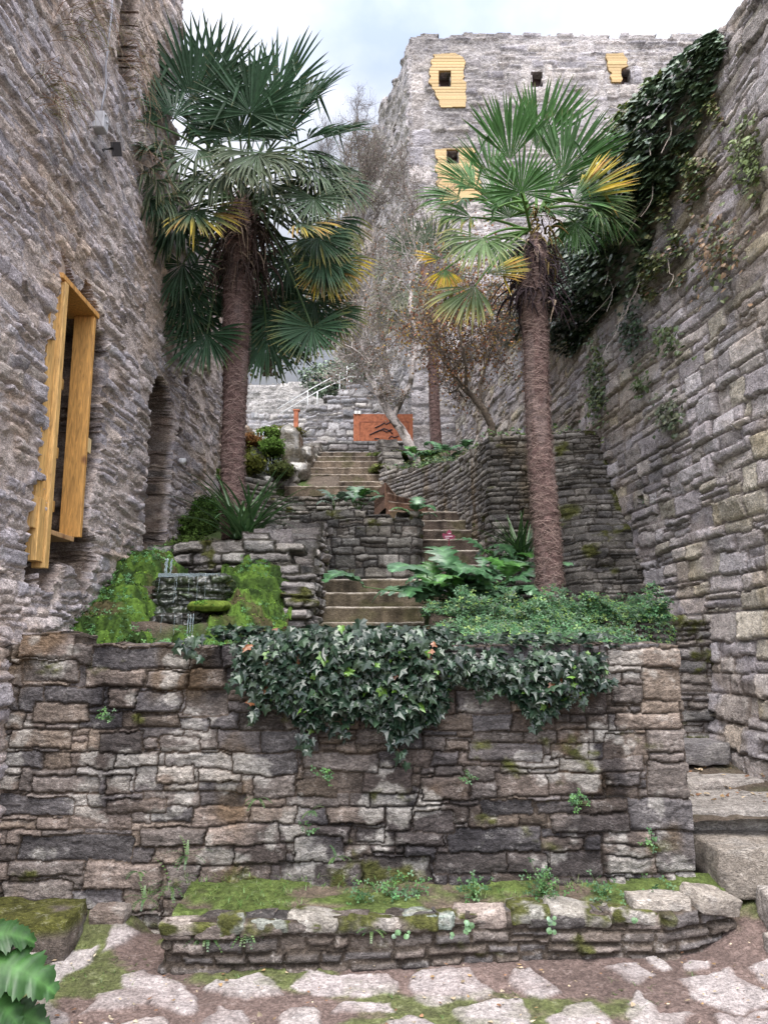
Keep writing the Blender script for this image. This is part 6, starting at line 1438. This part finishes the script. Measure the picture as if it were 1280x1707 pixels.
clumps = [((960, 1336), 4.58, 30, .05, 'leafy green weed in a joint on the right of the front wall'), ((178, 1192), 4.6, 22, .05, 'small leafy weed high on the left of the front wall'), ((515, 1385), 4.6, 10, .04, 'tiny weed in a lower joint in the middle of the front wall'), ((1085, 1405), 4.56, 12, .05, 'weed sprout in the right lower corner of the front wall'), ((545, 1295), 4.6, 14, .05, 'weed with small leaves under the hanging ivy'), ((780, 1295), 4.6, 12, .05, 'weed sprout in the joint below the ivy on the right'),
          ((655, 1492), 4.5, 60, .10, 'leafy weed clump at the back of the ledge near the middle'), ((690, 1488), 4.55, 40, .08, 'second weed clump on the ledge right of the middle'), ((790, 1487), 4.5, 40, .08, 'low weed clump on the ledge below the big stones'), ((905, 1482), 4.5, 70, .10, 'largest leafy weed clump on the right part of the ledge'), ((1010, 1488), 4.5, 45, .08, 'weed clump on the ledge near the pale capstones'), ((600, 1500), 4.4, 30, .07, 'weed clump left of the middle of the ledge'), ((1095, 1492), 4.55, 40, .08, 'weeds at the back corner of the ledge by the step'), ((1060, 780), 8.6, 40, .14, 'leafy weed on the dark wall behind the right palm')]
for (x, y), Y, n_, sp, lab in clumps:
    mb = MB(); c = PY(x, y, Y); pos = c+rng.normal(0, .5, (n_, 3))*sp+np.array([0, -.01, .01]); s_ = rng.uniform(.018, .042, n_)
    mb.inst(*CLOV, pos, frames(np.tile([0, -.7, .8], (n_, 1))+rng.normal(0, .4, (n_, 3)), rdir(n_))*s_[:, None, None], cols(n_, [(.05, .13, .045), (.08, .18, .05), (.04, .10, .035)], .25))
    for k in range(n_): mb.tube([c+np.array([0, .02, -.03]), pos[k]], .0011, 3, (.08, .14, .04))
    tag(mb.build('weed', M['leaf'], None, False), lab, 'weed', 'weeds on the stonework')
mb = MB()
for k in range(520):
    x = rng.uniform(-1.3, 1.85); yf = np.interp(x, [p[0] for p in bp], [p[1] for p in bp]); y = yf+.1+rng.random()*(4.62-yf-.1)
    if vn2(np.array([x*3.]), np.array([y*5.]), 840)[0] < -.15: continue
    rosette(mb, (x, y, .255+.05*((y-yf)/.4)**2), 3, rng.uniform(.03, .075), 9000+k, [(.07, .15, .03), (.10, .19, .04), (.14, .18, .06)], .0022, (.8, 2.2), (0, -.2, 0), False)
tag(mb.build('grass', M['leaf'], None, False), 'short grass growing on top of the mossy ledge', 'grass', None, 'stuff')
mb = MB()
for k in range(420):
    if k < 300: x, y = rng.uniform(-2.2, -.4), rng.uniform(3.5, 4.55)
    else: x, y = rng.uniform(-.5, 2.2), rng.uniform(3.5, 4.3)
    if fbm2(np.array([x*1.9]), np.array([y*2.4]), 11, 5)[0]+.2*(x < -.6) < .06: continue
    rosette(mb, (x, y, float(ground_z(np.array([x]), np.array([y]))[0])), 4, rng.uniform(.02, .055), 9600+k, [(.07, .13, .03), (.10, .16, .04)], .002, (.6, 2.0), (0, 0, 0), False)
for k in range(60):
    p = PY(rng.uniform(285, 345), 1075, 5.7); rosette(mb, p+np.array([0, rng.uniform(-.1, .1), -.02]), 5, rng.uniform(.08, .16), 9900+k, [(.10, .22, .05), (.14, .24, .06)], .003, (1.2, 2.6), (0, 0, 0), False)
tag(mb.build('grass', M['leaf'], None, False), 'thin grass between the flagstones and at the foot of the waterfall', 'grass', None, 'stuff')
# round fleshy leaves on the ledge front
mb = MB()
for (x, y) in ((776, 1541), (784, 1548), (775, 1556), (662, 1563), (680, 1560), (754, 1559), (915, 1537), (922, 1540), (918, 1552), (1060, 1536), (920, 1530)):
    n_ = 2; pos = np.array([PY(x+rng.normal(0, 2), y+rng.normal(0, 2), 4.16+.02*(x > 900)) for _ in range(n_)]); s_ = rng.uniform(.018, .034, n_)
    mb.inst(*ROUND, pos, frames(np.tile([0, -1, .4], (n_, 1))+rng.normal(0, .2, (n_, 3)), rdir(n_))*s_[:, None, None], cols(n_, [(.20, .30, .20), (.12, .22, .10)], .15))
tag(mb.build('pennywort', M['leaf'], None, False), 'pale round fleshy leaves dotted along the front of the ledge', 'plant', None, 'stuff')
# dry grass hanging from the left wall
for (x, y, rx, ry, n_, l, lab) in ((85, 150, 26, 40, 80, .36, 'tuft of dry reddish grass hanging from the left wall'), (215, 110, 12, 60, 70, .5, 'long dry stalks hanging by the upper opening of the left wall'), (135, 40, 40, 40, 80, .45, 'dry weeds high on the left wall near the conduit'), (225, 230, 8, 50, 26, .7, 'dry bramble stems falling between the left wall and the palm')):
    mb = MB(); r = np.random.default_rng(int(x))
    for k in range(n_):
        p = surf(x+rx*r.normal(0, .6), y+ry*r.normal(0, .6), .03); v = np.array([1., r.normal(-.1, .5), r.uniform(-.2, .8)]); pts = [p]
        for i in range(7): v = v+np.array([-.08, r.normal(0, .14), -.26]); v /= np.linalg.norm(v); pts.append(pts[-1]+v*l*r.uniform(.6, 1.1)/7)
        mb.tube(pts, np.linspace(.0022, .0008, 8), 3, np.array([(.36, .25, .17), (.28, .16, .11), (.40, .33, .22), (.22, .22, .08)][k % 4])*r.uniform(.6, 1.2), False)
    tag(mb.build('dry_grass', M['dry'], None, False), lab, 'dry grass')
# fallen leaves
mb = MB(); n_ = 300; x = rng.uniform(-2.0, 2.6, n_); y = rng.uniform(3.3, 4.35, n_); z = ground_z(x, y)+.022; s_ = rng.uniform(.008, .026, n_)
mb.inst(*IVY_S, np.stack([x, y, z], -1), frames(np.tile([0, 0, 1.], (n_, 1))+rng.normal(0, .3, (n_, 3)), rdir(n_))*s_[:, None, None], cols(n_, [(.30, .20, .10), (.42, .33, .22), (.22, .12, .07), (.5, .42, .3)], .25))
n_ = 60; x = rng.uniform(1.9, 2.8, n_); y = rng.uniform(5.2, 6.5, n_); z = np.where(y < 5.8, .60, .66)+0*x; mb.inst(*IVY_S, np.stack([x, y, z], -1), frames(np.tile([0, 0, 1.], (n_, 1))+rng.normal(0, .3, (n_, 3)), rdir(n_))*(rng.uniform(.02, .04, n_))[:, None, None], cols(n_, [(.30, .20, .10), (.42, .33, .22), (.22, .12, .07)], .25))
tag(mb.build('leaf_litter', M['dry'], None, False), 'scattered fallen leaves and crumbs on the courtyard floor', 'leaf litter', None, 'stuff')
